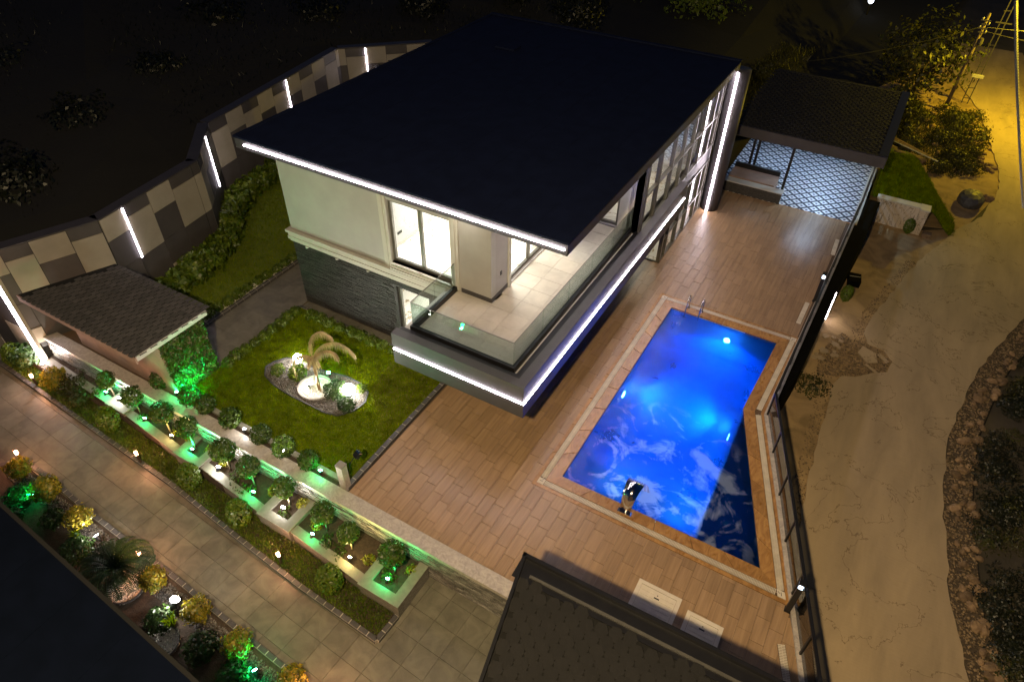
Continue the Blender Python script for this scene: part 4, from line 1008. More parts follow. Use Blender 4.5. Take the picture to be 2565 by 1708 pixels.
# island bed in the lawn
structure(MB().prism(isl, -.02, .022).build('island_bed', M['gravel']))
ring = [(-11.62 + .5 * math.cos(a), 9.1 + .46 * math.sin(a)) for a in np.linspace(0, 6.28, 33)[:-1]]
pebbles('island_gravel', isl, 6500, .022, M['pebble'], .026, [ring])
pebbles('ring_gravel', ring, 1700, .026, M['pebblewhite'], .05)
e = thing('bed_edging', 'thin dark edging strip around the gravel island in the lawn', 'edging', (-11.8, 9.2, 0))
m = MB()
for p, q in zip(isl, isl[1:] + isl[:1]): seg(p, q, .03, -.02, .06, m)
m.build('edging_strip', M['kerb'], e)
e = thing('tree_ring', 'round concrete ring full of white gravel under the dry palm', 'planter', (-11.62, 9.1, 0))
m = MB()
for p, q in zip(ring, ring[1:] + ring[:1]): seg(p, q, .05, -.02, .09, m)
m.build('ring_wall', M['plain_conc'], e); MB().prism(ring, -.02, .04).build('ring_fill', M['trim'], e)
# ================= plants =================
def plant(name, label, cat, loc, crown_me, group=None, trunk=None, czoff=0, rot=None, sc=1, leafname='foliage'):
    t = thing(name, label, cat, loc, group); L = Vector(loc)
    if trunk: MB().tube([L, L + Vector((trunk[2] if len(trunk) > 2 else 0, 0, trunk[0] * .5)), L + Vector((0, 0, trunk[0]))], [trunk[1] * 1.15, trunk[1], trunk[1] * .85], 8).build('trunk', M['bark'], t, True)
    place(leafname, crown_me, L + Vector((0, 0, czoff)), t, (0, 0, rnd.uniform(0, 6.3) if rot is None else rot), sc); return t
CR = [leafball(820, .30, .042, M['leaf'], 'crown', seed=k, inner=.6, lump=.07) for k in range(4)]
GO = [leafball(900, .31, .042, M['leafgold'], 'foliage', (1, 1, .95), seed=10 + k, lump=.16) for k in range(3)]
YB = [leafball(260, .17, .032, M['leafyel'], 'foliage', (1, 1, .85), seed=20 + k, lump=.15) for k in range(3)]
HB = [leafball(420, .20, .036, M['leafbush'], 'foliage', (1, 1, .8), seed=30 + k, lump=.2) for k in range(4)]
EG = [leafball(1150, .33, .036, M['leafbush'], 'foliage', (.78, .78, 1.25), seed=40 + k, inner=.7, lump=.05) for k in range(3)]
DB = [leafball(700, .32, .045, M['leafdark'], 'foliage', (1, 1, .8), seed=50 + k, lump=.14) for k in range(3)]
LB = [leafball(900, .55, .085, M['leafbush'], 'foliage', (1, 1, .9), seed=60 + k, lump=.25) for k in range(4)]
WB = [leafball(1100, .6, .048, M['wild'], 'foliage', (1, 1, .65), seed=70 + k, lump=.3) for k in range(4)]
HW = [leafball(1600, .6, .04, M['hillleaf'], 'foliage', (1, 1, .6), seed=90 + k, lump=.35) for k in range(3)]
FB = [leafball(150, .16, .035, M['leaf'], 'foliage', (1.2, 1, .7), seed=80 + k, lump=.3) for k in range(2)]
TOP = [(-17.05, 6.22, .05, .9), (-15.9, 6.2, .0, 1.02), (-14.5, 6.14, .15, 1.05), (-13.45, 6.1, .2, 1.0), (-12.05, 6.08, .12, 1.08), (-11.12, 6.05, .07, 1.0), (-9.88, 6.06, .05, .95), (-8.55, 6.0, .02, 1.0), (-7.66, 5.89, .02, .9), (-6.37, 5.93, .14, 1.08)]
for k, (x, y, cz, s) in enumerate(TOP):
    lb = 'lollipop topiary tree, %s counted from the far left end of the lower planter row' % ORD[k]
    plant('topiary_tree', lb, 'topiary', (x, y, -.74), CR[k % 4], 'lollipop topiary trees in the lower planters', (cz + .74 - .1, .022, rnd.uniform(-.02, .03)), cz + .74, sc=s, leafname='crown')
for k, x in enumerate((-15.42, -14.15, -13.54, -12.57, -11.44, -10.62, -9.75)):
    plant('topiary_tree', 'round topiary ball behind the grey wall cap, %s from the shed end' % ORD[k], 'topiary', (x, 6.87, 0), CR[(k + 1) % 4],
          'topiary balls in the trough above the wall', (.22, .02), .33, sc=.92 + .1 * (k % 2), leafname='crown')
for k, (x, y) in enumerate(((-21.26, 5.7), (-16.34, 5.5), (-12.71, 5.3), (-10.72, 5.16), (-7.53, 4.96))):
    plant('egg_shrub', 'clipped egg shaped shrub in the grass bed, %s from the left' % ORD[k], 'shrub', (x, y, -1.03), EG[k % 3], 'egg shaped shrubs in the grass bed', None, .46, sc=1.18 - .03 * (k == 2))
gl = ['at the far left corner of the front bed', 'beside the green lit leaves', 'above the white spotlight left of the cycad', 'just right of the cycad', 'right of the big floodlight', 'half lit green from below', 'at the bottom edge, right of the green spotlight']
for k, (x, y) in enumerate(((-16.93, 3.2), (-15.66, 3.16), (-14.14, 3.05), (-11.12, 2.9), (-9.65, 2.9), (-8.26, 2.82), (-6.73, 2.86))):
    plant('gold_shrub', 'golden yellow clipped round shrub ' + gl[k], 'shrub', (x, y, -1.05), GO[k % 3], 'golden shrubs along the front bed', (.2, .03), .4, sc=1.0 + .12 * (k == 1))
for x, y, s, lb in ((-16.24, 2.72, 1.05, 'bushy shrub glowing green under the green spotlight at far left'), (-14.84, 2.75, .9, 'dark low shrub behind the gold bushes left of the cycad'), (-13.5, 2.5, 1.15, 'dark rounded shrub between cycad and white spotlight'),
                (-9.0, 2.4, 1.15, 'dark rounded shrub below the gold bush near the big floodlight'), (-10.3, 2.35, 1.0, 'grey green shrub right under the big floodlight'), (-7.9, 2.3, 1.1, 'dark shrub green lit at the lower edge'), (-15.9, 2.25, 1.0, 'dark shrub half hidden at the blue roof edge')):
    plant('dark_shrub', lb, 'shrub', (x, y, -1.05), DB[int(-x) % 3], None, None, .22, sc=s)
# little bushes in the planters
for k, (x, y, c, s, lb) in enumerate(((-16.5, 6.25, 1, .9, 'yellow bush beside the far white spotlight'), (-14.3, 6.25, 1, .9, 'yellow bush at the foot of the third lollipop tree'), (-13.75, 6.2, 1, .8, 'yellow bush left of the green planter box'),
            (-12.98, 6.25, 1, 1, 'yellow green bush inside the green lit planter box'), (-12.35, 6.15, 1, .9, 'yellow bush beside the brightest white spotlight'), (-11.7, 5.98, 2, 1.2, 'orange tinted sprawling bush between two low trees'), (-10.45, 6.15, 1, 1.15, 'yellow bush against the white lit planter box'),
            (-9.55, 6.22, 1, 1.1, 'bright yellow bush inside the white lit planter box'), (-9.8, 5.78, 2, 1, 'leafy plant in the front corner of the white lit box'), (-8.85, 5.95, 1, .95, 'yellow bush beside the eighth lollipop tree'), (-8.3, 5.72, 2, 1.1, 'dim green bush beside the green spotlight'),
            (-7.85, 5.65, 2, 1.0, 'flowering bush left of the warm spotlight'), (-7.1, 5.85, 1, .9, 'yellow bush left of the near planter box'), (-6.05, 6.15, 1, .9, 'yellow green bush inside the near planter box'), (-6.45, 5.75, 2, 1.1, 'low green plant inside the near planter box'),
            (-11.15, 5.8, 2, 1.3, 'low green ground plant under the sixth lollipop tree'), (-17.6, 6.1, 2, 1.3, 'spiky leafy plant glowing green at the far planter'), (-15.6, 6.1, 2, .9, 'small green plant lit by the green spotlight at the second tree'))):
    plant('planter_bush', lb, 'bush', (x, y, -.74), (YB[k % 3] if c == 1 else FB[k % 2]), 'small bushes in the planters', None, .1, sc=s)
for x, y, s, lb in ((-19.3, 5.75, 1.25, 'loose golden shrub at the far end of the planter row'), (-18.5, 5.85, 1.3, 'dim olive shrub beside the loose golden shrub'), (-18.0, 5.6, 1.0, 'dark shrub in front of the far planter wall')):
    plant('loose_shrub', lb, 'shrub', (x, y, -1.0), (GO[0] if 'loose golden shrub at' in lb else WB[1]), None, None, .35, sc=s if 'at the far end' in lb else s * .6)
plant('loose_shrub', 'tall leafy shrub against the boundary wall at the left edge', 'shrub', (-20.85, 5.85, -1.0), DB[0], None, None, .5, sc=1.4)
# hedge balls round the lawn and along the side path
rows = [('along the left lawn edge', [(-14.53, 8.5 + .36 * i) for i in range(9)]), ('along the lawn edge by the slate wall', [(-14.0 + .42 * i, 11.5) for i in range(9)]), ('in white gravel along the side path', [(-16.83, 9.35 + .43 * i) for i in range(11)])]
for nm, pts in rows:
    for k, (x, y) in enumerate(pts):
        plant('hedge_ball', 'small round bush %s, %s from the %s end' % (nm, ORD[k], 'shed' if 'left' in nm or 'path' in nm else 'corner'), 'bush', (x + rnd.uniform(-.03, .03), y + rnd.uniform(-.03, .03), .0), HB[k % 4], 'little bushes ' + nm, None, .13, sc=rnd.uniform(.85, 1.1))
for k, (x, y) in enumerate([(-18.7, 9.6), (-18.75, 10.3), (-18.85, 11.0), (-18.95, 11.7), (-19.2, 12.4), (-19.45, 13.1), (-20.1, 13.75), (-20.7, 14.4), (-21.2, 15.2), (-21.6, 16.0), (-21.7, 16.9), (-21.9, 17.8)]):
    plant('laurel_shrub', 'bushy green shrub of the hedge under the boundary wall, %s from the shed' % ORD[k], 'shrub', (x, y, 0), LB[k % 4], 'hedge shrubs under the boundary wall', None, .4, sc=rnd.uniform(.85, 1.1))
for x, y, c, s, lb in ((-12.94, 8.98, 'G', 1.05, 'light green bush at the left end of the gravel island'), (-12.38, 9.2, 'G', 1.35, 'largest round bush of the island, under the left globe lamp'), (-10.92, 9.22, 'D', 1.05, 'tall dark bush between the palm and the right globe lamp'),
                     (-10.3, 8.95, 'D', .8, 'dark bush in front of the right globe lamp'), (-10.35, 9.66, 'G', .8, 'small bush behind the right globe lamp')):
    plant('island_bush', lb, 'bush', (x, y, .02), HB[0] if c == 'G' else DB[1], 'bushes in the gravel island', None, .2, sc=s)
# dry palm
pl = thing('dry_palm', 'drooping straw coloured dead palm standing in the lawn island', 'palm', (-11.44, 9.09, .04))
MB().tube([(-11.47, 9.09, .04), (-11.44, 9.1, .7), (-11.42, 9.1, 1.35)], [.035, .045, .06], 8).build('trunk', M['straw'], pl, True)
MB().tube([(-11.38, 9.06, .04), (-11.40, 9.09, .8), (-11.42, 9.1, 1.3)], [.025, .03, .03], 8).build('trunk', M['straw'], pl, True)
R_, F_ = Vector((.865, .5, 0)), Vector((-.5, .865, 0)); T0 = Vector((-11.42, 9.1, 1.32))
def frond(pts, n, ll, mt, parent, nm='frond', droop=1.0, w=.011, spread=.5):
    P = [T0 + R_ * a + F_ * b + Vector((0, 0, c)) for a, b, c in pts]; mb = MB()
    def cr(t):
        t *= len(P) - 1; i = min(int(t), len(P) - 2); f = t - i; p0, p1, p2, p3 = P[max(i - 1, 0)], P[i], P[i + 1], P[min(i + 2, len(P) - 1)]
        return .5 * ((2 * p1) + (p2 - p0) * f + (2 * p0 - 5 * p1 + 4 * p2 - p3) * f * f + (3 * p1 - p0 - 3 * p2 + p3) * f ** 3)
    C = [cr(k / 16) for k in range(17)]; mb.tube(C, [.022 * (1 - k / 20) for k in range(17)], 5)
    for k in range(n):
        t = .08 + .92 * k / n; p = cr(t); d = (cr(min(t + .03, 1)) - cr(max(t - .03, 0))).normalized(); sd = d.cross(Vector((0, 0, 1))).normalized()
        for s in (-1, 1):
            L = ll * rnd.uniform(.7, 1.15) * (1 - .5 * max(0, t - .6)); o = sd * s * spread * L * .5 + d * L * .25; q = p + o * .8 + Vector((0, 0, -.12 * L * droop)); r = p + o + Vector((0, 0, -L * .85 * droop))
            b = len(mb.v); u = d * w; mb.v += [tuple(v) for v in (p - u, p + u, q + u, q - u, r)]; mb.f += [(b, b + 1, b + 2, b + 3), (b + 3, b + 2, b + 4)]
    return mb.build(nm, mt, parent)
for pts in ([(0, 0, 0), (-.03, .08, .35), (.05, .2, .62), (.28, .28, .72), (.5, .3, .55), (.56, .3, .4)], [(0, 0, 0), (.15, .05, .25), (.4, .08, .45), (.72, .1, .48), (1.0, .1, .28), (1.15, .1, .02)],
            [(0, 0, 0), (-.12, .02, .05), (-.3, -.02, .1), (-.5, -.05, -.02), (-.58, -.06, -.3), (-.56, -.06, -.5)], [(0, 0, 0), (.15, .0, .15), (.4, .0, .28), (.62, .0, .2), (.7, 0, .05)], [(0, 0, .1), (.1, -.05, -.05), (.16, -.08, -.25)], [(0, 0, .05), (-.08, -.05, 0), (-.16, -.1, -.2)]):
    frond(pts, 62 if len(pts) > 4 else 20, .3, M['straw'], pl)
# cycad
cy = thing('cycad', 'large dark cycad palm with arching feathery fronds in the front bed', 'palm', (-12.05, 2.62, -1.04))
MB().tube([(-12.05, 2.62, -1.04), (-12.05, 2.62, -.6)], [.14, .11], 10).build('trunk', M['barkdark'], cy)
T0 = Vector((-12.05, 2.62, -.6)); R_, F_ = Vector((1, 0, 0)), Vector((0, 1, 0))
for k in range(34):
    a = k * 2.399; el = .25 + .75 * (k / 34); L = .85; c, s = math.cos(a), math.sin(a)
    frond([(0, 0, 0), (c * L * .35, s * L * .35, .28 * el + .1), (c * L * .72, s * L * .72, .34 * el + .06), (c * L, s * L, .2 * el - .12)], 26, .15, M['cycad'], cy, droop=.25, w=.012, spread=1.6)
for x, y, lb in ((-11.75, 2.5, 'white gravel ring under the cycad'), (-9.95, 2.02, 'white gravel ring at the blue roof edge below the floodlight')):
    rg = [(x + .42 * math.cos(a), y + .4 * math.sin(a)) for a in np.linspace(0, 6.28, 25)[:-1]]
    t = thing('gravel_ring', lb, 'edging', (x, y, -1.04), 'gravel rings in the front bed'); m = MB()
    for p, q in zip(rg, rg[1:] + rg[:1]): seg(p, q, .025, -1.06, -.97, m)
    m.build('ring_edge', M['kerb'], t); pebbles('gravel', rg, 1100, .024, M['pebblewhite'], -1.02, parent=t)
for x, y, n, h, lb in ((-10.0, 2.45, 90, .5, 'bright grass tuft beside the big floodlight'), (-13.9, 2.75, 80, .4, 'bright grass tuft under the white spotlight left of the cycad')):
    t = thing('grass_tuft', lb, 'grass tuft', (x, y, -1.04)); m = MB()
    for k in range(n):
        a = rnd.uniform(0, 6.28); l = h * rnd.uniform(.6, 1.1); c, s = math.cos(a), math.sin(a); r = rnd.uniform(.1, .5) * l; w = .009
        b = len(m.v); m.v += [(x - s * w, y + c * w, -1.04), (x + s * w, y - c * w, -1.04), (x + c * r * .5 + s * w, y + s * r * .5 - c * w, -1.04 + l * .7), (x + c * r * .5 - s * w, y + s * r * .5 + c * w, -1.04 + l * .7), (x + c * r, y + s * r, -1.04 + l * .85)]
        m.f += [(b, b + 1, b + 2, b + 3), (b + 3, b + 2, b + 4)]
    m.build('blades', M['grass'], t)['kind'] = 'stuff'

# ================= garden lights =================
def spot(x, y, z, col, label, e=20, aim=(0, .55, .8), s=1, grp='garden spotlights'):
    t = thing('garden_spotlight', label, 'spotlight', (x, y, z), grp); c = Vector((x, y, z + .13 * s)); d = Vector(aim).normalized()
    MB().tube([(x, y, z - .05), (x, y, z + .1 * s)], .01, 6).build('stake', M['dark'], t)
    hd = MB().tube([c - d * .05 * s, c + d * .05 * s], [.03 * s, .048 * s], 12).build('head', M['dark'], t)
    MB().tube([c + d * .05 * s, c + d * .056 * s], .043 * s, 12).build('lens', M['lens_' + col], hd)
    cc = {'g': (.0, .85, .2), 'w': (1, .93, .85), 'y': (1, .72, .25)}[col]
    lamp('spot_light', 'SPOT', c + d * .07 * s, e * (.75 if col == 'w' else 1.15), cc, t, .03, d, 140, .7)
    lamp('glow_light', 'POINT', c + Vector((0, -.04, .16)), e * (.16 if col == 'w' else .2), cc, t, .05)
for k, (x, y, col, e) in enumerate(((-17.33, 6.12, 'g', 26), (-16.75, 6.14, 'w', 30), (-15.45, 6.02, 'g', 24), (-14.26, 5.98, 'y', 10), (-13.38, 5.94, 'g', 28), (-12.25, 5.86, 'w', 40), (-10.88, 5.78, 'g', 26), (-9.85, 5.8, 'w', 26), (-8.7, 5.62, 'g', 20), (-7.49, 5.6, 'y', 22), (-6.37, 5.62, 'g', 28))):
    nm = {'g': 'green', 'w': 'white', 'y': 'warm yellow'}[col]
    spot(x, y, -.72, col, '%s garden spotlight in the planters, %s light of the row from the far left' % (nm, ORD[k]), e, (.03, .6, .75), 1.25 if col == 'w' else 1.05)
for x, col, e, lb in ((-14.7, 'g', 16, 'green spotlight on the trough left of the yellow green topiary ball'), (-12.03, 'w', 16, 'white spotlight on the wall cap between topiary balls'), (-10.6, 'w', 9, 'small white spotlight under the sixth topiary ball'), (-9.34, 'g', 22, 'green spotlight at the trough end by the stone pillar')):
    spot(x, 6.82, .05, col, lb, e, (.0, .35, .9), 1.0)
for x, y, col, e, lb, s, aim in ((-15.95, 2.95, 'g', 26, 'green spotlight hidden in leaves at the left of the front bed', 1, (-.3, -.5, .6)), (-13.36, 2.98, 'w', 34, 'white spotlight left of the cycad', 1.3, (-.6, .1, .6)), (-10.24, 2.75, 'w', 120, 'biggest and brightest white floodlight in the front bed', 2.3, (.1, .45, .8)), (-7.57, 2.62, 'g', 30, 'green spotlight at the lower end of the front bed', 1.2, (-.5, .25, .6))):
    spot(x, y, -1.0, col, lb, e, aim, s)
spot(-14.25, 7.1, .05, 'g', 'green spotlight aimed at the leaf clad shed side', 110, (-.5, .35, .6), .9)
spot(-11.57, 9.66, .05, 'g', 'green spotlight behind the dry palm', 22, (.1, -.3, .8), 1.1)
spot(-11.7, 8.98, .08, 'w', 'white spotlight inside the palm gravel ring', 45, (.35, .12, .75), 1.2)
spot(-20.3, 5.95, -.9, 'w', 'added white lamp for the light strip glow at the boundary wall corner', 60, (.1, .5, .8), 1.2)  # added lamp standing for the strip's glow pooled at the wall corner
def bollard(x, y, label):
    t = thing('garden_bollard', label, 'bollard', (x, y, -1.05), 'copper glow bollards along the path')
    MB().tube([(x, y, -1.05), (x, y, -.68)], .035, 10).build('post', M['copper'], t)
    MB().lathe((x, y, -.68), [(.04, 0), (.045, .02), (.045, .1), (.035, .115)], 12).build('lens', M['lens_b'], t)
    m = MB()
    for k in range(4): a = k * 1.571 + .4; m.bar((x + .055 * math.cos(a), y + .055 * math.sin(a), -.69), (x + .055 * math.cos(a), y + .055 * math.sin(a), -.55), .01)
    m.build('cage', M['copper'], t)
    lamp('bollard_light', 'POINT', (x, y, -.53), 22, (1, .42, .2), t, .04)
for x, y, lb in ((-19.96, 5.45, 'copper lit bollard in the grass bed at far left'), (-14.64, 5.12, 'copper lit bollard in the grass bed between the first pair of egg shrubs'), (-9.06, 4.84, 'copper lit bollard in the grass bed left of the nearest egg shrub'), (-17.44, 3.47, 'copper lit bollard at the corner of the front bed'), (-11.97, 3.16, 'copper lit bollard behind the cycad fronds'), (-6.1, 2.98, 'copper lit bollard at the lower picture edge')):
    bollard(x, y, lb)
for x, y, r, lb in ((-12.72, 9.6, .14, 'smaller glowing globe lamp half hidden behind the round bush'), (-10.55, 9.36, .175, 'larger glowing white globe lamp at the right of the island')):
    t = thing('globe_lamp', lb, 'lamp', (x, y, .02), 'globe lamps in the island')
    MB().lathe((x, y, .02), [(.06, 0), (.06, .1), (.05, .13)], 12).build('base', M['dark'], t)
    MB().ball((x, y, .14 + r), r, 24, 14).build('globe', M['globe'], t, True)
# stone pillar with a floodlight on an arm
t = thing('stone_pillar', 'square beige stone pillar at the corner of lawn and deck', 'pillar', (-8.56, 6.85, 0))
MB().box(-8.66, 6.78, 0, -8.46, 6.96, .9).build('shaft', M['cap'], t); MB().box(-8.67, 6.77, .9, -8.45, 6.97, .93).build('cap', M['rim'], t)
t = thing('floodlight', 'small dark floodlight leaning out on a rod beside the stone pillar', 'floodlight', (-8.52, 6.99, .5))
MB().tube([(-8.5, 6.975, .4), (-8.46, 7.06, .8), (-8.4, 7.2, .98)], .012, 6).build('rod', M['dark'], t)
MB().obox((-8.37, 7.27, 1.0), (.075, -.03, 0), (.02, .05, .05), (-.01, -.03, .03)).build('head', M['dark'], t)
MB().obox((-8.345, 7.33, 1.06), (.075, -.03, 0), (.004, .01, .012), (-.01, -.03, .03)).build('visor', M['steel'], t)
# ================= road side =================
RL = [(2.6, 60), (2.5, 55), (3.6, 50), (4.6, 47), (5.43, 41.5), (5.8, 39), (5.87, 36.6), (5.3, 33.3), (4.46, 31.7), (3.16, 27.84), (2.73, 26), (2.12, 23.2), (1.95, 21.9), (2.2, 21.4), (2.75, 21.35), (3.05, 20.9), (2.95, 20.2), (2.5, 19.9), (2.1, 19.45), (1.66, 19.25), (1.51, 18.76), (1.53, 17.5), (1.56, 15.8), (1.74, 12.46), (2.6, 9.6), (4.2, 5), (6.2, 0)]
RR = [(9, 0), (6.9, 7), (5.89, 10.5), (5.39, 12.3), (5.19, 13.7), (4.96, 15.7), (4.95, 17.2), (4.98, 18.55), (5.47, 21.3), (5.84, 22.8), (6.92, 25.9), (8.6, 30), (9.6, 36), (9.4, 46), (7.2, 56), (6.8, 60)]
def rough(pts, amp, n=4):
    out = []
    for p, q in zip(pts, pts[1:]):
        L = math.dist(p, q); k = max(1, int(L / .35))
        for i in range(k): f = i / k; a = amp if i else amp * .5; out.append((p[0] + (q[0] - p[0]) * f + rnd.uniform(-a, a), p[1] + (q[1] - p[1]) * f + rnd.uniform(-a, a)))
    return out + [pts[-1]]
rl, rr2 = rough(RL, .05), rough(RR, .05)
structure(MB().prism(rl + rr2, -1.31, -1.25).build('road', M['road']))
apron = [(1.07, 29.6)] + [(x + .02, y) for x, y in TW[1:]] + [(4.4, 4)] + [p for p in RL[::-1] if 4 < p[1] < 32]
ap = [(.5, 30.2), (.3, 16), (.0, 14.9), (.9, 12), (3.2, 5)] + [(p[0] + .12, p[1]) for p in RL[::-1] if 4 < p[1] < 32] + [(3, 30.6)]
structure(MB().prism(ap, -1.33, -1.29).build('dirt_apron', M['dirt']))
structure(MB().prism([(.3, 30.2), (4.6, 31.6), (6.0, 36.6), (5.6, 41.6), (4.7, 47.2), (2.6, 55), (-4, 55), (-6, 37), (.3, 36)], -1.33, -1.30).build('rough_ground', M['dirt']))
def near_edge(n, w0, w1, y0, y1, P):
    out = []
    while len(out) < n:
        i = rnd.randrange(len(P) - 1); p, q = P[i], P[i + 1]; f = rnd.random(); x, y = p[0] + (q[0] - p[0]) * f, p[1] + (q[1] - p[1]) * f
        if y0 < y < y1: out.append((x + rnd.uniform(w0, w1), y))
    return out
pebbles('road_rubble', [(x - .38, y) for x, y in RL if 12 < y < 30][::-1] + [(x + .03, y) for x, y in RL if 12 < y < 30], 1100, .024, M['rubble'], -1.285)
pebbles('pothole_rubble', [(1.3, 21.6), (2.2, 21.35), (3.0, 20.9), (2.9, 20.25), (2.0, 19.45), (1.0, 18.9), (.75, 20)], 1500, .035, M['rubble'], -1.28)
VO = [(x + (1.0 if y < 10.6 or y > 23 else .72), y) for x, y in RR]
structure(MB().prism(RR + VO[::-1], -1.34, -1.275).build('road_verge', M['gravel']))
pebbles('verge_gravel', RR[:11] + VO[:11][::-1], 6500, .035, M['rubble'], -1.27)
stm = []
for k in range(6):
    rr_ = random.Random(k); stm.append(MB().ball((0, 0, 0), .5, 9, 6, (1, .75, .6), .16, rr_).mesh('field_stone', M['stone']))
for x, y in near_edge(120, .25, .8, 8, 27, RR):
    s = rnd.choice((.14, .18, .22, .3)) * rnd.uniform(.7, 1.2)
    tag(place('field_stone', stm[rnd.randrange(6)], (x, y, -1.26 + s * .12), None, (rnd.uniform(-.3, .3), rnd.uniform(-.3, .3), rnd.uniform(0, 6.3)), s), 'rough reddish brown stone on the gravel verge of the road', 'stone', 'stones on the road verge')
bk = [(x + .02, y) for x, y in VO]; v = []; f = []
for k, (x, y) in enumerate(bk): v += [(x, y, -1.28), (x + 3, y, -4.2), (x + 12, y, -12), (x + 260, y + (y - 20) * 6, -14)]
for k in range(len(bk) - 1):
    for j in range(3): a = 4 * k + j; f.append((a, a + 4, a + 5, a + 1))
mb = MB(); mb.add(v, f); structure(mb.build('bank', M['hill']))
for x, y in near_edge(44, .95, 1.9, 7.5, 26, RR):
    plant('bank_shrub', 'wild scrub bush at the top of the dark bank beyond the road', 'bush', (x, y, -1.45 - max(0, 0)), (WB[:1] + HW * 3)[rnd.randrange(10)], 'scrub bushes along the dark bank', None, .12, sc=rnd.uniform(.5, .95))
# things along the near side of the road
for k, (x, y, s, lb) in enumerate(((1.02, 23.55, .85, 'small conical green shrub against the black terrace wall'), (2.5, 30.0, .85, 'conical green shrub at the veined garden wall end'))):
    plant('cone_shrub', lb, 'shrub', (x, y, -1.29), EG[k], 'conical shrubs by the road', None, .38, sc=s)
plant('weed_clump', 'dark green weed clump at the foot of the terrace wall', 'weeds', (.95, 18.2, -1.29), WB[0], None, None, .08, sc=.8)
t = thing('stone_block', 'dark marble block with a white vein lying beside the terrace wall', 'block', (1.12, 25.0, -1.29)); MB().obox((1.12, 25.0, -1.16), (.22, .03, 0), (-.04, .3, 0), (0, 0, .13)).build('block', M['blackstone'], t)
MB().obox((1.12, 25.05, -1.028), (.2, .06, 0), (-.003, .008, 0), (0, 0, .003)).build('vein', M['trim'], t)
for k in range(16):
    x, y = rnd.uniform(.72, 1.35), rnd.uniform(19.7, 21.2); n = rnd.choice((4, 5, 5, 6)); r = rnd.uniform(.07, .17); a0 = rnd.uniform(0, 6)
    pl_ = [(x + r * rnd.uniform(.7, 1.2) * math.cos(a0 + 6.28 * i / n), y + r * rnd.uniform(.7, 1.2) * math.sin(a0 + 6.28 * i / n)) for i in range(n)]
    tag(MB().prism(pl_, -1.29, -1.25 + .012 * k / 8).build('broken_slab', M['road']), 'broken piece of pale paving slab lying beside the terrace wall', 'slab', 'broken slabs by the terrace wall')
for pl_, lb in (([(2.05, 21.2), (2.5, 21.0), (2.62, 20.55), (2.3, 20.35), (1.95, 20.75)], 'large broken concrete piece in the road pothole'), ([(2.6, 21.1), (2.95, 20.8), (2.88, 20.68), (2.55, 20.95)], 'narrow upper concrete sliver in the road pothole'), ([(2.3, 20.3), (2.78, 19.98), (2.72, 19.92), (2.24, 20.22)], 'long thin concrete sliver across the pothole')):
    tag(MB().prism(pl_, -1.29, -1.245).build('broken_concrete', M['road']), lb, 'slab', 'broken concrete in the pothole')
# veined garden wall and grassy mound
gw = thing('garden_wall', 'low beige veined marble wall with a pier at its end', 'wall', (1.9, 30.4, -1.3))
for k in range(4): MB().box(.95 + .42 * k + .002, 30.3, -1.3, .95 + .42 * (k + 1) - .002, 30.62, -.2).build('wall_slab', M['veined'], gw)
MB().box(.9, 30.27, -.2, 2.62, 30.66, -.14).build('coping', M['trim'], gw)
MB().box(2.63, 30.1, -1.3, 2.98, 30.62, -.18).build('pier', M['veined'], gw); MB().box(2.61, 30.08, -.18, 3.0, 30.66, -.12).build('pier_cap', M['trim'], gw)
mp = [(.7, 30.62), (2.95, 30.64), (4.3, 30.75), (4.2, 32.4), (3.5, 34.1), (2.6, 36.0), (.7, 35.6)]
def mz(x, y):
    t = np.clip((4.35 - x - .28 * np.maximum(0, y - 31.5)) / 1.5, 0, 1); return -1.3 + 1.02 * t * t * (3 - 2 * t)
xs, ys = np.linspace(.6, 4.5, 22), np.linspace(30.63, 36.2, 26); X, Y = np.meshgrid(xs, ys); Z = mz(X, Y) - .02
V = np.stack([X, Y, Z], 2).reshape(-1, 3); Fq = np.array([(j * 22 + i, j * 22 + i + 1, (j + 1) * 22 + i + 1, (j + 1) * 22 + i) for j in range(25) for i in range(21)])
o = D.objects.new('grass_mound', npmesh('grass_mound', V, Fq, M['lawn'])); COL.objects.link(o); structure(o); WO[o.name] = Vector()
blades('mound_grass', mp, 22000, .13, M['grass'], 0, w=.016, zf=lambda x, y: mz(x, y) - .02)
for k, (x, y, sx, sy, sz, z) in enumerate(((1.5, 36.4, 1.0, .35, .22, -.75), (1.15, 35.7, .45, .35, .3, -.95), (1.85, 35.6, .4, .33, .28, -.95), (1.2, 36.0, .5, .3, .2, -.55), (2.35, 35.7, .3, .3, .3, -1.05), (.75, 36.6, .5, .4, .25, -.7))):
    tag(MB().ball((x, y, z + sz * .5), 1, 10, 7, (sx, sy, sz), .07).build('rock_slab', M['stone']), 'pale rock slab, %s of the rock wall above the grass mound' % ORD[k], 'rock', 'rocks above the grass mound')
pk = thing('plank_pile', 'bundle of long thin planks lying on the rocks by the porch roof', 'planks', (1.8, 36.3, -.3))
for k in range(5): MB().bar((.62 + .05 * k, 37.2 + .09 * k, -.28 + .02 * (k % 2)), (2.9 - .12 * k, 35.75 + .12 * k, -.26), .075, .03).build('plank', M['trim' if k == 0 else 'straw'], pk)
tag(MB().ball((4.7, 34.3, -1.05), 1, 12, 8, (.55, .75, .38), .06).build('dark_boulder', M['kerb']), 'dark rounded boulder in the ditch beside the yellow lit road', 'boulder')
t = thing('concrete_block', 'small yellowish concrete block beside the garden wall pier', 'block', (3.25, 30.15, -1.29)); MB().box(3.08, 30.0, -1.29, 3.42, 30.3, -1.1).build('block', M['stone'], t)
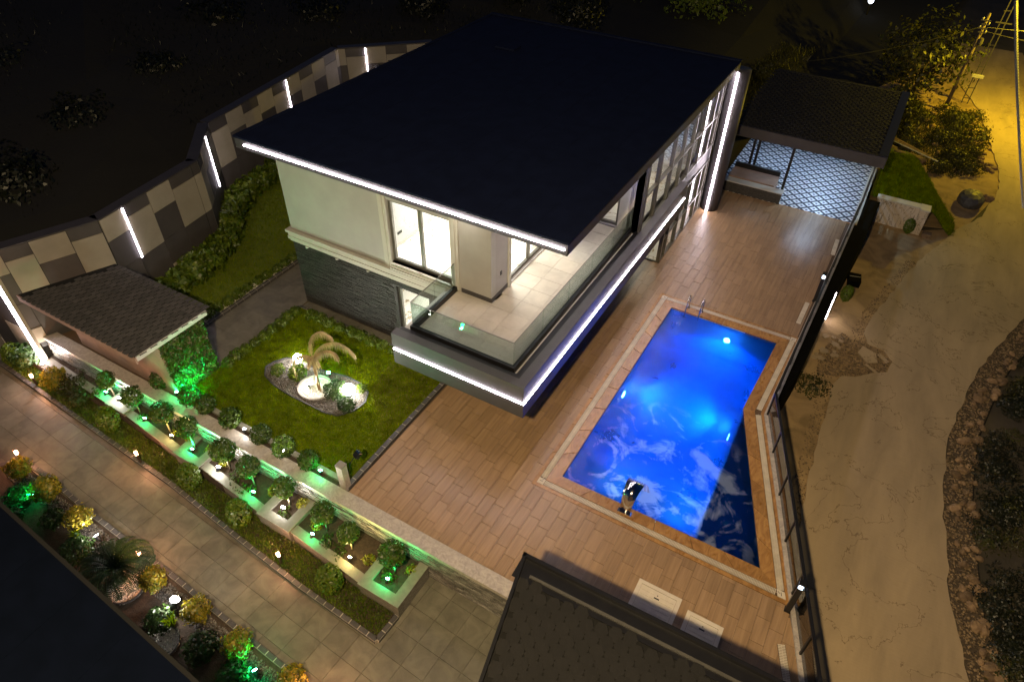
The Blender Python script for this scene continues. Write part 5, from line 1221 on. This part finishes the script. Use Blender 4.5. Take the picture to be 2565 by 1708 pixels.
for k in range(26):
    x = rnd.uniform(.9, 4.6); y = rnd.uniform(36.8, 45.5)
    plant('roadside_bush', 'scrubby bush on the rough ground beside the yellow lit road', 'bush', (x, y, -1.3), WB[k % 4], 'bushes on the rough roadside', None, .2, sc=rnd.uniform(.7, 1.3))
blades('roadside_grass', [(.8, 38.5), (1.6, 37.6), (2.9, 38.2), (3.8, 36.6), (4.6, 37.6), (5.0, 39.5), (4.6, 41.5), (3.9, 43), (2.6, 45), (.4, 46)], 9000, .16, M['wild'], -1.3, w=.02)
for k in range(40):
    x, y = rnd.choice([(rnd.uniform(4.6, 5.6), rnd.uniform(35, 42)), (rnd.uniform(1, 4.6), rnd.uniform(37, 45))]); s = rnd.uniform(.2, .55)
    tag(place('field_stone', stm[k % 6], (x, y, -1.26), None, (0, 0, rnd.uniform(0, 6)), s), 'pale rock among the bushes beside the yellow lit road', 'rock', 'rocks among the roadside bushes')
# trees and poles at the top right
def tree(name, lb, x, y, z, th, r, n, mt, seed, group=None, sq=(1, 1, .85), trunk=.14, leafsize=.13):
    t = thing(name, lb, 'tree', (x, y, z), group)
    MB().tube([(x, y, z), (x + .1, y, z + th * .5), (x, y + .1, z + th)], [trunk, trunk * .8, trunk * .5], 8).build('trunk', M['barkdark'], t, True)
    m = MB()
    for k in range(5): a = k * 1.3; m.tube([(x, y, z + th * .7), (x + r * .6 * math.cos(a), y + r * .6 * math.sin(a), z + th + r * .3)], [trunk * .5, trunk * .15], 6)
    m.build('limbs', M['barkdark'], t)
    place('crown', leafball(n, r, leafsize, mt, 'crown', sq, .35, seed, lump=.32), (x, y, z + th + r * .3), t)
tree('roadside_tree', 'broad leafy tree lit yellow by the street lamp', .9, 47, -1.3, 1.7, 2.5, 2600, M['wild'], 5)
tree('roadside_tree', 'smaller round tree in front of the lit leafy tree', .3, 41.5, -1.3, .8, 1.15, 900, M['wild'], 6)
pp = thing('utility_pole', 'leaning wooden utility pole with insulators beside the yellow road', 'pole', (2.85, 45.96, -1.3))
MB().tube([(2.85, 45.96, -1.3), (2.95, 46.0, 3.95)], [.11, .085], 10).build('pole', M['bark'], pp, True)
for k in range(4):
    z = 3.0 + .2 * k; MB().box(2.78 - .1 * (k % 2), 45.8, z, 3.15, 45.9, z + .05).build('bracket', M['frame'], pp)
    MB().lathe((3.12 - .36 * (k % 2), 45.85, z + .05), [(.03, 0), (.05, .06), (.02, .12)], 8).build('insulator', M['trim'], pp)
MB().lathe((3.1, 45.95, 2.35), [(.1, 0), (.14, .1), (.12, .35), (.05, .4)], 12).build('transformer', M['frame'], pp)
lp = thing('lattice_pole', 'ladder like steel lattice pole behind the utility pole', 'pole', (3.8, 47.68, -1.3))
for dx in (-.16, .16): MB().bar((3.8 + dx, 47.68, -1.3), (3.9 + dx * .7, 47.75, 6.2), .05).build('leg', M['fascia'], lp)
for k in range(12): z = -1.0 + .6 * k; MB().bar((3.64, 47.69, z), (4.02, 47.69, z + .04), .035).build('rung', M['fascia'], lp)
for z in (3.2, 4.6): MB().bar((3.5, 47.7, z), (4.3, 47.7, z), .06).build('crossbar', M['fascia'], lp)
MB().box(3.55, 47.5, .25, 4.15, 47.65, .4).build('step_plate', M['trim'], lp)
wr = thing('power_lines', 'thin overhead wires running from the poles', 'wires', (2.95, 45.9, 3.1))
def sag(a, b, s, r, n=12):
    a, b = Vector(a), Vector(b); return MB().tube([a.lerp(b, k / n) - Vector((0, 0, s * 4 * (k / n) * (1 - k / n))) for k in range(n + 1)], r, 5)
sag((2.85, 45.85, 3.3), (-6, 37, 2.2), .3, .012).build('wire', M['joint'], wr); sag((3.1, 45.85, 3.3), (14, 50, 4.2), .4, .014).build('wire', M['frame'], wr)
sag((3.1, 45.85, 3.1), (14, 46, 3.8), .5, .014).build('wire', M['frame'], wr)
tc = thing('twisted_cable', 'twisted overhead cable bundle glowing in the street light', 'cable', (6.0, 46, 5)); A, B = Vector((3.871,46.329,4.600)), Vector((4.510,23.081,4.000))
for ph in (0, 2.1, 4.2):
    P = []; n = 150
    for k in range(n + 1): f = k / n; p = A.lerp(B, f) - Vector((0, 0, .5 * f * (1 - f))); P.append(p + Vector((math.cos(ph + k * .9), 0, math.sin(ph + k * .9))) * .055 * (1 - .6 * f))
    MB().tube(P, [.05 * (1 - .72 * k / n) for k in range(n + 1)], 5).build('strand', M['trim'], tc, True)
sl = thing('street_lamp', 'tall sodium street lamp at the edge of the yellow road', 'street lamp', (7.6, 46.2, -1.3))
MB().tube([(7.6, 46.2, -1.3), (7.6, 46.2, 5.0)], [.11, .07], 10).build('pole', M['fascia'], sl)
MB().bar((7.6, 46.2, 4.95), (7.2, 45.4, 5.25), .06).build('arm', M['fascia'], sl); MB().box(7.0, 44.9, 5.2, 7.3, 45.5, 5.32).build('head', M['fascia'], sl)
MB().box(7.04, 44.95, 5.17, 7.26, 45.45, 5.198).build('lens', M['lens_s'], sl)
lamp('street_light', 'POINT', (7.15, 45.2, 4.95), 1300, (1, .70, .015), sl, .15)
# added fill lamp, unseen behind the camera: stands in for the even warm light
nl = thing('street_lamp', 'unseen added fill lamp on a tall pole, standing in for the warm road light', 'street lamp', (-2.5, -3.2, -1.3))
MB().tube([(-2.5, -3.2, -1.3), (-2.5, -3.2, 15.6)], [.14, .08], 10).build('pole', M['fascia'], nl); MB().bar((-2.5, -3.2, 15.6), (-1.3, -2.2, 15.8), .08).build('arm', M['fascia'], nl)
MB().box(-1.5, -2.5, 15.75, -1.0, -1.8, 15.9).build('head', M['fascia'], nl); MB().box(-1.45, -2.45, 15.7, -1.05, -1.85, 15.748).build('lens', M['lens_y'], nl)
lamp('street_light', 'POINT', (-1.25, -2.1, 15.5), 4400, (1, .74, .40), nl, .25)
wl = thing('wall_lamp', 'distant white lamp at the top edge of the picture', 'lamp', (-3.8, 60, -1.3))
MB().tube([(-3.85, 60.5, -1.3), (-3.85, 60.5, .4)], .06, 8).build('pole', M['dark'], wl); MB().ball((-3.85, 60.4, .5), .2, 14, 8).build('globe', M['lens_far'], wl)
# ================= dark hillside behind the boundary wall =================
I = [(-20.8, 6.62, 2.9, -1, .05), (-19.75, 9.0, 2.95, -1, .15), (-20.3, 12.9, 3.0, -1, .25), (-22.5, 15.6, 3.0, -1, .35), (-24.02, 24.7, 3.0, -.9, .5), (-20.5, 28.15, 2.6, -.45, .9), (-15, 28.6, 1.2, -.15, 1), (-9, 29, .3, 0, 1), (-5.6, 35.5, -.6, .02, 1), (-5.3, 37, -1.2, .05, 1), (.2, 50, -1.25, .1, 1)]
v, f = [], []; DS = [0, 1.5, 4, 8, 14, 24, 45, 90]
for x, y, z, dx, dy in I:
    l = math.hypot(dx, dy)
    for d in DS: v.append((x + dx / l * d, y + dy / l * d, z + d * .10 * (1 if z > 0 else .4) + (rnd.uniform(-.25, .25) * min(1, d / 4)) - (.2 if d == 0 else 0)))
for k in range(len(I) - 1):
    for j in range(len(DS) - 1): a = k * len(DS) + j; f.append((a, a + 1, a + 1 + len(DS), a + len(DS)))
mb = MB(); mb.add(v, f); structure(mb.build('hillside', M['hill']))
hz = [(-24, 9), (-26, 13), (-28, 18), (-31, 24), (-27.5, 27.5), (-24, 32), (-33, 14), (-36, 20), (-38, 28), (-30, 8), (-21, 37), (-27, 39), (-16, 35), (-29, 34), (-42, 24), (-35, 36)]
for k, (x, y) in enumerate(hz):
    plant('hill_shrub', 'dark wild shrub on the unlit hillside behind the boundary wall', 'shrub', (x, y, 3.0 + .05 * k % 1), HW[k % 3], 'shrubs on the dark hillside', None, .3, sc=rnd.uniform(1.6, 2.8))
for k, (x, y, r, lb) in enumerate(((-21.5, 45, 1.5, 'round green bush at the top edge, left above the villa roof'), (-17.2, 46, 2.2, 'leafy green tree at the top edge above the middle of the roof'), (-12.5, 45.5, 2.3, 'broad tree at the top edge above the right of the roof'), (-25.5, 44, 1.3, 'small bush at the top edge beside the cactus'))):
    tree('hill_tree', lb, x, y, 1.2, .6, r, 2600, M['farleaf_lit'], 20 + k, 'trees above the villa roof')
for k in range(26):
    plant('rough_shrub', 'low scrub growing on the slope behind the villa roof', 'shrub', (rnd.uniform(-21, -6.5), rnd.uniform(36, 44), .6), WB[k % 4], 'scrub behind the villa', None, .1, sc=rnd.uniform(.8, 1.5))
blades('slope_grass', [(-22, 34), (-5.5, 34), (-5, 46), (-22, 46)], 16000, .35, M['wild'], .6, w=.025)
ct = thing('prickly_pear', 'prickly pear cactus with oval pads on the slope at the top edge', 'cactus', (-29.5, 41, 4.2)); cp = MB()
for k in range(22):
    x, y, z = -29.5 + rnd.uniform(-2.4, 2.4), 41 + rnd.uniform(-.8, .8), 4.2 + rnd.uniform(.1, 1.5); a = rnd.uniform(-.9, .9)
    MB().ball((0, 0, 0), 1, 10, 7, (.24, .06, .34)).mesh('pad', M['pear'])
    m = MB().ball((0, 0, 0), 1, 10, 7, (.24, .06, .34)); ca2, sa2 = math.cos(a), math.sin(a); m.v = [(x + p[0] * ca2 - p[2] * sa2, y + p[1], z + p[0] * sa2 + p[2] * ca2) for p in m.v]; m.build('pad', M['pear'], ct, True)

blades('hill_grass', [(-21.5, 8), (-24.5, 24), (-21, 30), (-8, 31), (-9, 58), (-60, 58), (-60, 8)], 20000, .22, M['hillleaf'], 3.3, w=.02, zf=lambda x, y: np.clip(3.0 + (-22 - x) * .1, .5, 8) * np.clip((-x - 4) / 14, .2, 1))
